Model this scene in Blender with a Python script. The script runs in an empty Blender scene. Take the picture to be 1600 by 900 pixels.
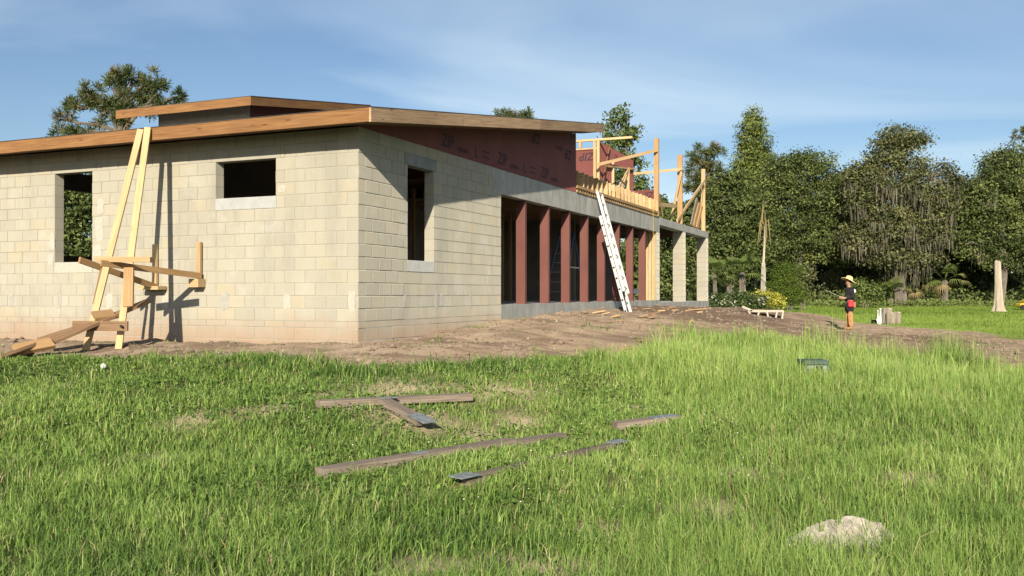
import bpy, math, random
import numpy as np
from mathutils import Matrix, Vector
random.seed(7); RNG = np.random.default_rng(7)
scene = bpy.context.scene
C = scene.collection
# ------------------------------------------------------------------ camera, sky, sun, exposure
E = 1.6                      # eye height
F = 1430.0                   # focal length in photo pixels (1600 wide)
HZ = 458.0                   # horizon row
cam_d = bpy.data.cameras.new('camera'); cam_d.sensor_width = 36; cam_d.lens = 36*F/1600
cam_d.clip_start = 0.05; cam_d.clip_end = 5000
cam = bpy.data.objects.new('camera', cam_d); C.objects.link(cam)
cam.location = (0, 0, E); cam.rotation_euler = (math.pi/2 + math.atan(8/F), 0, 0)
scene.camera = cam
SUN = Vector((-0.5755, -3.837, 1.72)).normalized()
sun_el = math.asin(SUN.z); sun_az = math.atan2(SUN.x, SUN.y)
w = bpy.data.worlds.new('World'); scene.world = w; w.use_nodes = True
nt = w.node_tree; nt.nodes.clear()
wo = nt.nodes.new('ShaderNodeOutputWorld'); bg = nt.nodes.new('ShaderNodeBackground')
sky = nt.nodes.new('ShaderNodeTexSky'); sky.sky_type = 'NISHITA'; sky.sun_disc = False
sky.sun_elevation = sun_el; sky.sun_rotation = sun_az
sky.air_density = 1.0; sky.dust_density = 0.6; sky.ozone_density = 3.0; sky.altitude = 0
bg.inputs[1].default_value = 0.078
# thin cirrus streaks over the whole sky dome
tc = nt.nodes.new('ShaderNodeTexCoord'); sep = nt.nodes.new('ShaderNodeSeparateXYZ')
nt.links.new(tc.outputs['Generated'], sep.inputs[0])
dv = nt.nodes.new('ShaderNodeMath'); dv.operation = 'ADD'; dv.inputs[1].default_value = 0.12
nt.links.new(sep.outputs[2], dv.inputs[0])
cmb = nt.nodes.new('ShaderNodeCombineXYZ')
for k in (0, 1):
    m = nt.nodes.new('ShaderNodeMath'); m.operation = 'DIVIDE'
    nt.links.new(sep.outputs[k], m.inputs[0]); nt.links.new(dv.outputs[0], m.inputs[1]); nt.links.new(m.outputs[0], cmb.inputs[k])
mp = nt.nodes.new('ShaderNodeMapping'); mp.inputs['Rotation'].default_value = (0, 0, 0.5); mp.inputs['Scale'].default_value = (0.45, 0.75, 1)
mp.inputs['Location'].default_value = (0.55, 0.2, 0)
nt.links.new(cmb.outputs[0], mp.inputs[0])
nz = nt.nodes.new('ShaderNodeTexNoise'); nz.inputs['Scale'].default_value = 0.9; nz.inputs['Detail'].default_value = 5; nz.inputs['Roughness'].default_value = 0.5
nz.inputs['Distortion'].default_value = 0.6
nt.links.new(mp.outputs[0], nz.inputs['Vector'])
cr = nt.nodes.new('ShaderNodeValToRGB'); cr.color_ramp.elements[0].position = 0.45; cr.color_ramp.elements[0].color = (0, 0, 0, 1)
cr.color_ramp.elements[1].position = 0.76; cr.color_ramp.elements[1].color = (0.85, 0.85, 0.85, 1)
nt.links.new(nz.outputs[0], cr.inputs[0])
mx = nt.nodes.new('ShaderNodeMix'); mx.data_type = 'RGBA'; mx.inputs[7].default_value = (7.6, 8.8, 9.6, 1)
nt.links.new(cr.outputs[0], mx.inputs[0]); nt.links.new(sky.outputs[0], mx.inputs[6])
nt.links.new(mx.outputs[2], bg.inputs[0]); nt.links.new(bg.outputs[0], wo.inputs[0])
sd = bpy.data.lights.new('sun', 'SUN'); sd.energy = 5.0; sd.angle = math.radians(0.53); sd.color = (1.0, 0.90, 0.74)
so = bpy.data.objects.new('sun', sd); C.objects.link(so); so.location = (0, 0, 40)
so.rotation_euler = SUN.to_track_quat('Z', 'Y').to_euler()
vs = scene.view_settings; vs.view_transform = 'Standard'; vs.look = 'None'; vs.gamma = 1; vs.exposure = 0.52
scene.render.engine = 'CYCLES'; scene.cycles.use_denoising = True
scene.cycles.max_bounces = 6; scene.cycles.diffuse_bounces = 3; scene.cycles.transmission_bounces = 4; scene.cycles.transparent_max_bounces = 6

# ------------------------------------------------------------------ helpers
def P(px, py, Y):            # photo pixel at distance Y -> world point
    return Vector(((px-800)/F*Y, Y, E+(HZ-py)/F*Y))
def lin(r, g, b):
    f = lambda c: (c/255/12.92 if c/255 <= .04045 else ((c/255+.055)/1.055)**2.4)
    return (f(r), f(g), f(b), 1)
# house frame: n = out of the side wall, v = along the side wall, h = height against the eye
CX, CY = -2.383, 14.2
NX, NY, VX, VY = 0.9175, -0.3978, 0.3978, 0.9175
TH = math.atan2(NY, NX); HB = -0.80
def H(n, v, h): return Vector((CX+n*NX+v*VX, CY+n*NY+v*VY, h+E))

WM = {}
def link(o): C.objects.link(o); return o
def tag(o, label=None, cat=None, group=None, kind=None):
    if label: o['label'] = label
    if cat: o['category'] = cat
    if group: o['group'] = group
    if kind: o['kind'] = kind
    return o
def thing(name, label, cat, loc, rotz=0.0, group=None):
    o = link(bpy.data.objects.new(name, None)); o.empty_display_size = .2
    o.location = loc; o.rotation_euler = (0, 0, rotz)
    WM[o] = Matrix.Translation(Vector(loc)) @ Matrix.Rotation(rotz, 4, 'Z')
    return tag(o, label, cat, group)

class MB:
    """collects geometry in world space and links it as one mesh object"""
    def __init__(s): s.v = []; s.f = []; s.uv = []
    def hexa(s, pts, uvs=None):
        b = len(s.v); s.v += [Vector(p) for p in pts]
        for q in ((0,3,2,1),(4,5,6,7),(0,1,5,4),(1,2,6,5),(2,3,7,6),(3,0,4,7)):
            s.f.append([b+i for i in q])
            s.uv.append([uvs[i] if uvs else (pts[i][0]+pts[i][1], pts[i][2]) for i in q])
        return s
    def hbox(s, n0, n1, v0, v1, h0, h1):
        return s.hexa([H(n0,v0,h0),H(n1,v0,h0),H(n1,v1,h0),H(n0,v1,h0),H(n0,v0,h1),H(n1,v0,h1),H(n1,v1,h1),H(n0,v1,h1)],
                      [(n0-v0,h0),(n1-v0,h0),(n1-v1,h0),(n0-v1,h0),(n0-v0,h1),(n1-v0,h1),(n1-v1,h1),(n0-v1,h1)])
    def box(s, x0, x1, y0, y1, z0, z1):
        return s.hexa([(x0,y0,z0),(x1,y0,z0),(x1,y1,z0),(x0,y1,z0),(x0,y0,z1),(x1,y0,z1),(x1,y1,z1),(x0,y1,z1)])
    def beam(s, a, b, wid, thk, side=None):
        """sawn board from a to b; wid across 'side', thk the other way; UV runs along the grain"""
        a = Vector(a); b = Vector(b); d = (b-a); L = d.length; d.normalize()
        sd_ = Vector(side) if side is not None else Vector((0,0,1))
        sd_ = (sd_ - d*sd_.dot(d))
        if sd_.length < 1e-4: sd_ = Vector((1,0,0)) - d*d.x
        sd_.normalize(); t = d.cross(sd_)
        o = random.random()*40
        def c(p, i, j): return p + sd_*(i*wid/2) + t*(j*thk/2)
        pts = [c(a,-1,-1),c(b,-1,-1),c(b,1,-1),c(a,1,-1),c(a,-1,1),c(b,-1,1),c(b,1,1),c(a,1,1)]
        uv = [(o,0),(o+L,0),(o+L,wid),(o,wid),(o,thk),(o+L,thk),(o+L,wid+thk),(o,wid+thk)]
        return s.hexa(pts, uv)
    def tube(s, pts, rad, n=8, cap=True):
        b0 = len(s.v); prev = None
        for i, p in enumerate(pts):
            p = Vector(p)
            d = (Vector(pts[min(i+1,len(pts)-1)])-Vector(pts[max(i-1,0)])).normalized()
            up = Vector((0,0,1)) if abs(d.z) < .9 else Vector((1,0,0))
            x = d.cross(up).normalized(); y = d.cross(x)
            for k in range(n):
                a = 2*math.pi*k/n
                s.v.append(p + (x*math.cos(a)+y*math.sin(a))*rad[i])
            if i:
                for k in range(n):
                    q = [b0+(i-1)*n+k, b0+(i-1)*n+(k+1)%n, b0+i*n+(k+1)%n, b0+i*n+k]
                    s.f.append(q); s.uv.append([(k/n,i-1),((k+1)/n,i-1),((k+1)/n,i),(k/n,i)])
        if cap:
            for q in ([b0+k for k in range(n)], [b0+(len(pts)-1)*n+k for k in range(n)][::-1]):
                s.f.append(q); s.uv.append([(0,0)]*n)
        return s
    def build(s, name, mat, parent=None, smooth=False, bevel=0):
        me = bpy.data.meshes.new(name)
        M = WM[parent].inverted() if parent else Matrix.Identity(4)
        me.from_pydata([M @ Vector(p) for p in s.v], [], s.f)
        ul = me.uv_layers.new(name='UVMap')
        flat = [c for f in s.uv for p in f for c in p]
        if len(flat) == len(me.loops)*2: ul.data.foreach_set('uv', flat)
        me.materials.append(mat)
        if smooth: me.polygons.foreach_set('use_smooth', [True]*len(me.polygons))
        o = link(bpy.data.objects.new(name, me))
        if parent: o.parent = parent; WM[o] = WM[parent]
        else: WM[o] = Matrix.Identity(4)
        if bevel:
            b = o.modifiers.new('bevel', 'BEVEL'); b.width = bevel; b.segments = 1; b.limit_method = 'ANGLE'
        return o

def np_mesh(name, V, Fq, mat, tint=None, parent=None, smooth=False):
    """V (n,3) float, Fq (m,k) int with one face size; tint: per-vertex float"""
    me = bpy.data.meshes.new(name)
    if parent:
        Mi = np.array(WM[parent].inverted()); V = V @ Mi[:3,:3].T + Mi[:3,3]
    me.vertices.add(len(V)); me.vertices.foreach_set('co', np.ascontiguousarray(V, dtype=np.float32).ravel())
    k = Fq.shape[1]
    me.loops.add(Fq.size); me.loops.foreach_set('vertex_index', np.ascontiguousarray(Fq, dtype=np.int32).ravel())
    me.polygons.add(len(Fq)); me.polygons.foreach_set('loop_start', np.arange(0, Fq.size, k, dtype=np.int32))
    if smooth: me.polygons.foreach_set('use_smooth', np.ones(len(Fq), dtype=bool))
    if tint is not None:
        for nm, arr in tint.items():
            a = me.attributes.new(nm, 'FLOAT', 'POINT'); a.data.foreach_set('value', np.ascontiguousarray(arr, dtype=np.float32))
    me.materials.append(mat); me.update(calc_edges=True)
    o = link(bpy.data.objects.new(name, me))
    if parent: o.parent = parent; WM[o] = WM[parent]
    else: WM[o] = Matrix.Identity(4)
    return o

# ------------------------------------------------------------------ materials
def new_mat(name):
    m = bpy.data.materials.new(name); m.use_nodes = True
    n = m.node_tree.nodes; l = m.node_tree.links
    return m, n, l, n['Principled BSDF']
def ramp(n, l, fac, stops):
    r = n.new('ShaderNodeValToRGB'); e = r.color_ramp.elements
    while len(e) < len(stops): e.new(.5)
    for i, (p, c) in enumerate(stops): e[i].position = p; e[i].color = c if len(c) == 4 else (*c, 1)
    l.new(fac, r.inputs[0]); return r.outputs[0]
def mixc(n, l, fac, a, b, mode='MIX'):
    m = n.new('ShaderNodeMix'); m.data_type = 'RGBA'; m.blend_type = mode
    for s, val in ((0, fac), (6, a), (7, b)):
        if hasattr(val, 'links'): l.new(val, m.inputs[s])
        elif s == 0: m.inputs[0].default_value = val
        else: m.inputs[s].default_value = val if len(val) == 4 else (*val, 1)
    return m.outputs[2]
def noise(n, l, scale, coord='Object', detail=5, rough=.6, stretch=(1,1,1), dist=0):
    t = n.new('ShaderNodeTexCoord'); mpp = n.new('ShaderNodeMapping'); mpp.inputs['Scale'].default_value = stretch
    l.new(t.outputs[coord], mpp.inputs[0])
    z = n.new('ShaderNodeTexNoise'); z.inputs['Scale'].default_value = scale; z.inputs['Detail'].default_value = detail
    z.inputs['Roughness'].default_value = rough; z.inputs['Distortion'].default_value = dist
    l.new(mpp.outputs[0], z.inputs['Vector']); return z.outputs[0]
def math_n(n, l, op, a, b):
    m = n.new('ShaderNodeMath'); m.operation = op
    for i, val in ((0, a), (1, b)):
        if hasattr(val, 'links'): l.new(val, m.inputs[i])
        else: m.inputs[i].default_value = val
    return m.outputs[0]
def bump(n, l, bsdf, hgt, strength, dist=.01):
    b = n.new('ShaderNodeBump'); b.inputs['Strength'].default_value = strength; b.inputs['Distance'].default_value = dist
    l.new(hgt, b.inputs['Height']); l.new(b.outputs[0], bsdf.inputs['Normal'])
def simple(name, c1, c2, scale=6, rough=.8, bstr=.3, coord='Object', stretch=(1,1,1), metal=0, spec=.3, bd=.01, lo=.3, hi=.7, dist=0):
    m, n, l, b = new_mat(name)
    z = noise(n, l, scale, coord, stretch=stretch, dist=dist)
    l.new(ramp(n, l, z, [(lo, c1), (hi, c2)]), b.inputs['Base Color'])
    b.inputs['Roughness'].default_value = rough; b.inputs['Metallic'].default_value = metal; b.inputs['Specular IOR Level'].default_value = spec
    if rough >= .75: b.inputs['Diffuse Roughness'].default_value = 1.0
    if bstr: bump(n, l, b, z, bstr, bd)
    return m
def wood(name, c_dark, c_mid, c_light, knots=.5, rough=.75):
    m, n, l, b = new_mat(name)
    g = noise(n, l, 1.0, 'UV', 6, .65, (1.6, 46, 1), .35)
    col = ramp(n, l, g, [(.28, c_dark), (.5, c_mid), (.72, c_light)])
    big = noise(n, l, 1.0, 'UV', 3, .5, (.9, 3.5, 1))
    col = mixc(n, l, math_n(n, l, 'MULTIPLY', ramp(n, l, big, [(.38, (0,0,0)), (.75, (1,1,1))]), .55), col, c_dark)
    t = n.new('ShaderNodeTexCoord'); mpp = n.new('ShaderNodeMapping'); mpp.inputs['Scale'].default_value = (2.2, 9, 1); l.new(t.outputs['UV'], mpp.inputs[0])
    vo = n.new('ShaderNodeTexVoronoi'); vo.inputs['Scale'].default_value = 1; l.new(mpp.outputs[0], vo.inputs['Vector'])
    kn = ramp(n, l, vo.outputs['Distance'], [(.05, (1,1,1)), (.16, (0,0,0))])
    col = mixc(n, l, math_n(n, l, 'MULTIPLY', kn, knots), col, tuple(c*.35 for c in c_dark[:3]))
    oi = n.new('ShaderNodeObjectInfo')
    hs = n.new('ShaderNodeHueSaturation'); l.new(col, hs.inputs['Color'])
    l.new(math_n(n, l, 'ADD', math_n(n, l, 'MULTIPLY', oi.outputs['Random'], .35), .82), hs.inputs['Value'])
    l.new(hs.outputs[0], b.inputs['Base Color']); b.inputs['Roughness'].default_value = rough; b.inputs['Specular IOR Level'].default_value = .25
    bump(n, l, b, g, .25, .004)
    return m
W_NEW = wood('pine_lumber', (.40,.26,.12,1), (.54,.38,.20,1), (.64,.48,.28,1))
W_POST = wood('aged_pine', (.29,.17,.075,1), (.41,.255,.12,1), (.50,.33,.165,1))
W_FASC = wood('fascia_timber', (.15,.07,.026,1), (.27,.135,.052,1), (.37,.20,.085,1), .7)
W_RAKE = wood('grazing_sun_fascia', (.25,.155,.085,1), (.45,.30,.175,1), (.60,.42,.26,1), .7)  # paler, greyer fascia timber; grazing sun on the rake is put into its colour
W_OLD = wood('weathered_board', (.11,.085,.065,1), (.235,.185,.145,1), (.37,.31,.255,1), .7, .9)
W_RAMP = wood('stained_plank', (.15,.085,.045,1), (.27,.165,.09,1), (.38,.25,.14,1), .6)
W_PLY = simple('plywood', (.36,.22,.11), (.50,.33,.17), 3, .8, .1, stretch=(1,1,1))
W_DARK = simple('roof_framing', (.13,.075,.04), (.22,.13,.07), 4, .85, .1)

def block_material(name, dirty=True):
    m, n, l, b = new_mat(name)
    oi = n.new('ShaderNodeObjectInfo'); ge = n.new('ShaderNodeNewGeometry')
    rnd = math_n(n, l, 'FRACT', math_n(n, l, 'ADD', oi.outputs['Random'], ge.outputs['Random Per Island']), 0)
    base = ramp(n, l, rnd, [(0, (.405,.385,.322)), (.3, (.43,.408,.338)), (.55, (.445,.42,.345)), (.8, (.455,.425,.343)), (.95, (.455,.41,.31)), (1, (.395,.375,.32))])
    tcn = n.new('ShaderNodeTexCoord')
    z = n.new('ShaderNodeTexNoise'); z.inputs['Scale'].default_value = 3.2; z.inputs['Detail'].default_value = 6
    l.new(ge.outputs['Position'], z.inputs['Vector'])
    col = mixc(n, l, ramp(n, l, z.outputs[0], [(.35, (0,0,0)), (.75, (.55,.55,.55))]), base, (.47,.44,.37))
    z2 = n.new('ShaderNodeTexNoise'); z2.inputs['Scale'].default_value = 90; z2.inputs['Detail'].default_value = 3
    l.new(ge.outputs['Position'], z2.inputs['Vector'])
    col = mixc(n, l, .35, col, ramp(n, l, z2.outputs[0], [(.3, (.45,.43,.37)), (.6, (.85,.82,.72))]), 'MULTIPLY')
    col = mixc(n, l, .55, col, base)
    mpz = n.new('ShaderNodeMapping'); mpz.inputs['Scale'].default_value = (2.6, 2.6, .5); l.new(ge.outputs['Position'], mpz.inputs[0])
    z5 = n.new('ShaderNodeTexNoise'); z5.inputs['Scale'].default_value = 1.0; z5.inputs['Detail'].default_value = 7; z5.inputs['Roughness'].default_value = .68
    l.new(mpz.outputs[0], z5.inputs['Vector'])
    col = mixc(n, l, ramp(n, l, z5.outputs[0], [(.50, (0,0,0)), (.72, (.75,.75,.75))]), col, (.33,.315,.265))
    # pale mortar smears
    z4 = n.new('ShaderNodeTexNoise'); z4.inputs['Scale'].default_value = 1.7; z4.inputs['Detail'].default_value = 8; z4.inputs['Roughness'].default_value = .7
    l.new(ge.outputs['Position'], z4.inputs['Vector'])
    col = mixc(n, l, ramp(n, l, z4.outputs[0], [(.55, (0,0,0)), (.66, (.6,.6,.6))]), col, (.47,.452,.395))
    # soil splashed up the foot of the wall
    sp = n.new('ShaderNodeSeparateXYZ'); l.new(ge.outputs['Position'], sp.inputs[0])
    z3 = n.new('ShaderNodeTexNoise'); z3.inputs['Scale'].default_value = 2.4; z3.inputs['Detail'].default_value = 5
    l.new(ge.outputs['Position'], z3.inputs['Vector'])
    hh = math_n(n, l, 'ADD', sp.outputs[2], math_n(n, l, 'MULTIPLY', math_n(n, l, 'SUBTRACT', z3.outputs[0], .5), .5))
    mr = n.new('ShaderNodeMapRange'); mr.inputs[1].default_value = E-.80; mr.inputs[2].default_value = E-.30; mr.inputs[3].default_value = .9; mr.inputs[4].default_value = 0
    l.new(hh, mr.inputs[0])
    col = mixc(n, l, mr.outputs[0], col, (.37,.265,.185))
    l.new(col, b.inputs['Base Color']); b.inputs['Roughness'].default_value = .93; b.inputs['Specular IOR Level'].default_value = .15; b.inputs['Diffuse Roughness'].default_value = 1.0
    bump(n, l, b, z2.outputs[0], .35, .004)
    return m
M_BLOCK = block_material('concrete_block')
M_MORTAR = simple('mortar', (.30,.28,.225), (.39,.36,.29), 20, .95, .4)
M_REVEAL = simple('rendered_jamb', (.42,.40,.35), (.52,.50,.44), 7, .9, .2)
def conc_mat():
    m, n, l, b = new_mat('grey_concrete')
    z = noise(n, l, 2.2, 'Object', 7, .65); z2 = noise(n, l, 3, 'Object', 6, .7, (1.5,1.5,.35))
    col = ramp(n, l, z, [(.3, (.36,.355,.315)), (.55, (.47,.46,.41)), (.75, (.56,.545,.48))])
    col = mixc(n, l, ramp(n, l, z2, [(.5, (0,0,0)), (.68, (.7,.7,.7))]), col, (.23,.22,.185))
    l.new(col, b.inputs['Base Color']); b.inputs['Roughness'].default_value = .9; bump(n, l, b, z, .35, .01)
    return m
M_CONC = conc_mat()
M_SILL = simple('grey_sill', (.36,.37,.36), (.48,.48,.46), 5, .9, .25)
M_PALE = simple('pale_grout', (.42,.40,.34), (.50,.48,.41), 14, .92, .3)
M_GROUT = simple('grey_grout', (.34,.33,.29), (.43,.42,.37), 12, .92, .3)
M_LINT = simple('bluish_lintel', (.21,.23,.23), (.34,.35,.33), 4, .9, .2)  # darker, slightly bluish grey than the sills
M_ZIP = simple('red_sheathing', (.19,.062,.053), (.235,.078,.066), 1.6, .75, .06)
M_PRINT = simple('sheathing_print', (.05,.03,.04), (.085,.042,.052), 14, .8, 0)
M_PRIMER = simple('red_primer_steel', (.135,.052,.042), (.18,.07,.056), 2.2, .55, .04, stretch=(1,1,.4))
M_ROOFU = simple('roof_underlay', (.06,.055,.05), (.10,.09,.08), 5, .9, .1)
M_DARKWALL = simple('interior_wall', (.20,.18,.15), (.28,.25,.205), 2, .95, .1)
M_LADDER = simple('grey_white_rail', (.50,.50,.48), (.64,.63,.61), 6, .45, .03)
M_ALU = simple('rung_metal', (.50,.50,.50), (.62,.62,.62), 8, .4, .02, metal=.6)
M_BLACK = simple('black_rubber', (.015,.015,.015), (.03,.03,.03), 9, .7, .05)
M_BLUE = simple('blue_fibreglass', (.012,.07,.19), (.02,.10,.25), 5, .5, .02)
M_WHITE = simple('white_plastic', (.72,.72,.70), (.82,.82,.80), 4, .55, .05)
M_GALV = simple('galvanised_plate', (.15,.17,.17), (.34,.37,.37), 22, .6, .4, metal=.25)
M_BEIGE = simple('beige_resin', (.40,.36,.27), (.48,.44,.34), 4, .6, .1)
M_YELLOW = simple('yellow_paint', (.62,.40,.03), (.75,.50,.05), 4, .5, .05)
M_BOXGREEN = simple('utility_green', (.055,.09,.07), (.09,.13,.10), 5, .6, .08)
M_BOXGREY = simple('utility_grey', (.20,.24,.21), (.27,.31,.28), 5, .6, .08)
M_STUMP = simple('weathered_stump', (.20,.165,.125), (.36,.31,.24), 5, .95, .6, stretch=(3,3,.6), bd=.03)
M_SNAG = simple('bleached_wood', (.36,.30,.23), (.55,.47,.37), 2.2, .9, .7, stretch=(3,3,.35), bd=.04)
M_BARK = simple('tree_bark', (.10,.085,.065), (.22,.19,.15), 3, .95, .6, stretch=(2,2,.6), bd=.05)
M_PALEBARK = simple('pale_bark', (.30,.27,.22), (.48,.44,.37), 3, .95, .4, stretch=(2,2,.5), bd=.03)
M_MOUND = simple('sandy_soil', (.20,.175,.14), (.47,.42,.345), 16, .98, .8, bd=.03)
M_CLOD = simple('soil_clod', (.15,.11,.08), (.30,.23,.17), 8, .98, .3)
M_FLOWER = simple('clover_flower', (.62,.62,.50), (.75,.74,.64), 5, .8, 0)

def leaf_mat(name, stops, transl=.25, rough=.6, spec=.25):
    m, n, l, b = new_mat(name)
    a = n.new('ShaderNodeAttribute'); a.attribute_name = 'tint'
    col = ramp(n, l, a.outputs['Fac'], stops)
    l.new(col, b.inputs['Base Color']); b.inputs['Roughness'].default_value = rough; b.inputs['Specular IOR Level'].default_value = spec
    t = n.new('ShaderNodeBsdfTranslucent'); l.new(col, t.inputs[0])
    ms = n.new('ShaderNodeMixShader'); ms.inputs[0].default_value = transl
    l.new(b.outputs[0], ms.inputs[1]); l.new(t.outputs[0], ms.inputs[2])
    l.new(ms.outputs[0], n['Material Output'].inputs[0])
    return m
L_GRASS = leaf_mat('grass_blade', [(0, (.09,.17,.04)), (.3, (.19,.305,.062)), (.6, (.30,.43,.10)), (.88, (.43,.55,.16)), (.95, (.50,.42,.21)), (1, (.58,.48,.28))], .35)
L_LAWN = leaf_mat('lawn_blade', [(0, (.12,.19,.03)), (.5, (.18,.26,.042)), (1, (.26,.33,.065))], .3)
L_OAK = leaf_mat('oak_leaf', [(0, (.04,.06,.018)), (.5, (.115,.15,.043)), (1, (.24,.275,.085))], .25)
L_OLIVE = leaf_mat('olive_leaf', [(0, (.05,.06,.025)), (.5, (.135,.145,.056)), (1, (.26,.265,.105))], .25)
L_LIGHT = leaf_mat('bright_leaf', [(0, (.07,.10,.027)), (.5, (.14,.19,.05)), (1, (.23,.28,.08))], .3)
L_CONIF = leaf_mat('conifer_leaf', [(0, (.09,.125,.03)), (.5, (.18,.225,.055)), (1, (.28,.32,.085))], .2)
L_PINE = leaf_mat('pine_needle', [(0, (.05,.075,.022)), (.5, (.095,.12,.035)), (.8, (.14,.15,.05)), (1, (.20,.15,.075))], .15)
L_DARK = leaf_mat('woodland_leaf', [(0, (.025,.038,.013)), (.5, (.06,.08,.025)), (1, (.13,.15,.047))], .2)
L_YELLOW = leaf_mat('yellow_leaf', [(0, (.24,.25,.035)), (.5, (.48,.47,.075)), (1, (.66,.63,.14))], .3)
L_HEDGE = leaf_mat('hedge_leaf', [(0, (.045,.075,.02)), (.5, (.08,.125,.03)), (.94, (.13,.17,.045)), (.97, (.55,.55,.45)), (1, (.6,.6,.5))], .25)
L_JUNI = leaf_mat('juniper_leaf', [(0, (.065,.105,.014)), (.5, (.10,.15,.02)), (1, (.145,.20,.03))], .2)
L_MOSS = leaf_mat('spanish_moss', [(0, (.10,.095,.06)), (.5, (.155,.145,.095)), (1, (.22,.205,.14))], .3)
L_PALM = leaf_mat('palm_frond', [(0, (.09,.13,.03)), (.5, (.15,.20,.05)), (.8, (.22,.25,.08)), (1, (.33,.25,.12))], .25)
L_DRY = leaf_mat('dry_frond', [(0, (.22,.165,.075)), (.5, (.33,.26,.12)), (1, (.44,.36,.17))], .2)

# ------------------------------------------------------------------ ground
CP = np.array([(0,0,-1.6),(-4,4,-1.5),(4,4,-1.55),(0,5,-1.5),(3,5,-1.5),(-3,7,-1.4),(0,8,-1.38),(4,8,-1.45),(8,8,-1.5),(-6,10,-1.15),(-2,10,-1.12),(2,10,-1.27),(7,11,-1.5),
 (-7,13,-.93),(-4.4,12.7,-.88),(-1.9,11.6,-.93),(0,12.8,-.94),(2,14.5,-1.08),(5,15,-1.35),(9,15,-1.45),(-2.4,14.0,-.785),(-2.0,14.6,-.77),(-6,15.7,-.82),(-9.7,17.3,-.86),(-14,19,-.9),
 (-1.0,17,-.66),(-.2,19,-.56),(1.8,23,-.55),(3.4,27,-.5),(5.2,31,-.45),(8.5,39,-.62),(3.05,23.7,-.61),(2,20,-.75),(6,25,-1.0),(8,30,-.95),(11.4,31,-1.3),(14.8,36,-1.26),(11.8,43,-1.0),(9.5,36,-.8),
 (32,60,-1.26),(0,80,-1.05),(40,80,-1.1),(20,55,-1.2),(20,30,-1.38),(14,24.7,-1.38),(9,20,-1.36),(9.2,25,-1.26),(10.3,28,-1.29),(7.5,22,-1.22),(12.5,31.5,-1.31),(10.6,30,-1.29),(-30,30,-.9),(-20,60,-1),(60,60,-1.2),(30,15,-1.5),(-15,5,-1.4),(-5,20,-.75),(-3,27,-.7),(0,32,-.7),(-9,26,-.8),(80,90,-1.1),(-60,90,-1.0)] + [(CX+n_*NX+v_*VX, CY+n_*NY+v_*VY, h_) for n_, v_, h_ in [(.25,6,-.50),(.25,8,-.44),(.3,10,-.40),(.3,12,-.38),(.3,14,-.37),(.3,16,-.37),(.3,18,-.38),(.3,20,-.44),(.3,22,-.46),(.3,24,-.50),(.3,26.5,-.55),(-.3,8,-.45),(-.3,12,-.42),(-.3,16,-.42),(1.6,8,-.62),(1.6,14,-.58),(1.8,18,-.55)]])
def vnoise(x, y, seed=0):
    xi = np.floor(x).astype(np.int64); yi = np.floor(y).astype(np.int64); fx = x-xi; fy = y-yi
    def hsh(a, b):
        hv = (a*374761393 + b*668265263 + seed*974634533) & 0x7fffffff
        hv = ((hv ^ (hv >> 13)) * 1274126177) & 0x7fffffff
        return ((hv ^ (hv >> 16)) & 0xffff)/65535.0
    sx = fx*fx*(3-2*fx); sy = fy*fy*(3-2*fy)
    a = hsh(xi,yi)*(1-sx)+hsh(xi+1,yi)*sx; b = hsh(xi,yi+1)*(1-sx)+hsh(xi+1,yi+1)*sx
    return a*(1-sy)+b*sy
def fbm(x, y, s=0): return (vnoise(x,y,s)+.5*vnoise(x*2.1,y*2.1,s+1)+.25*vnoise(x*4.3,y*4.3,s+2))/1.75
DIRT = np.array([(-14,14.6),(-9,13.6),(-7.3,13.0),(-4.4,12.75),(-3.0,12.1),(-1.9,11.7),(-.6,12.1),(.4,13.0),(1.6,14.6),(3.0,16.7),(4.6,18.2),(6.1,17.7),(8.2,15.3),(10.5,13.2),(14,11),(22,8),(28,12),(18,21.5),(14.6,25.5),(14.3,32),(12.9,39),(11.5,42.5),(8.4,44),(-3,50),(-26,36),(-22,17)])
def dirt_sd(x, y):
    x = np.asarray(x, float); y = np.asarray(y, float)
    d = np.full(x.shape, 1e9); inside = np.zeros(x.shape, bool)
    n = len(DIRT)
    for i in range(n):
        ax, ay = DIRT[i]; bx, by = DIRT[(i+1) % n]
        ex, ey = bx-ax, by-ay
        t = np.clip(((x-ax)*ex+(y-ay)*ey)/(ex*ex+ey*ey), 0, 1)
        d = np.minimum(d, np.hypot(x-ax-t*ex, y-ay-t*ey))
        c = ((ay > y) != (by > y)) & (x < ex*(y-ay)/(ey+1e-12)+ax)
        inside ^= c
    return np.where(inside, -d, d)
MOUND = (1.98, 5.45)
def gh(x, y, detail=True):
    x = np.asarray(x, float); y = np.asarray(y, float)
    num = np.zeros(x.shape); den = np.zeros(x.shape)
    eps = .5+.05*np.clip(np.abs(y), 0, 100)
    for a, b, c in CP:
        ww = 1/((x-a)**2+(y-b)**2+eps*eps)**2.0
        num += ww*c; den += ww
    h = num/den
    if detail:
        near = np.clip(1-(y-40)/40, .25, 1)
        h = h + (fbm(x*.55, y*.55, 3)-.5)*.10*near + (fbm(x*2.3, y*2.3, 9)-.5)*.045*near
        lump = np.clip(-dirt_sd(x, y)/1.0, 0, 1)
        h = h + lump*(fbm(x*1.5, y*3.0, 21)-.5)*.14 + lump*(fbm(x*5, y*6, 31)-.5)*.06
    return h
def gz(x, y): return float(gh(np.array([x]), np.array([y]))[0]) + E
def G(px, py):               # where the ray through a photo pixel meets the ground
    Ys = np.concatenate([np.arange(3, 30, .02), np.arange(30, 120, .1)])
    Xs = (px-800)/F*Ys
    ray = (HZ-py)/F*Ys
    k = np.argmax(ray <= gh(Xs, Ys)); return Vector((Xs[k], Ys[k], gz(Xs[k], Ys[k])))
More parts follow.
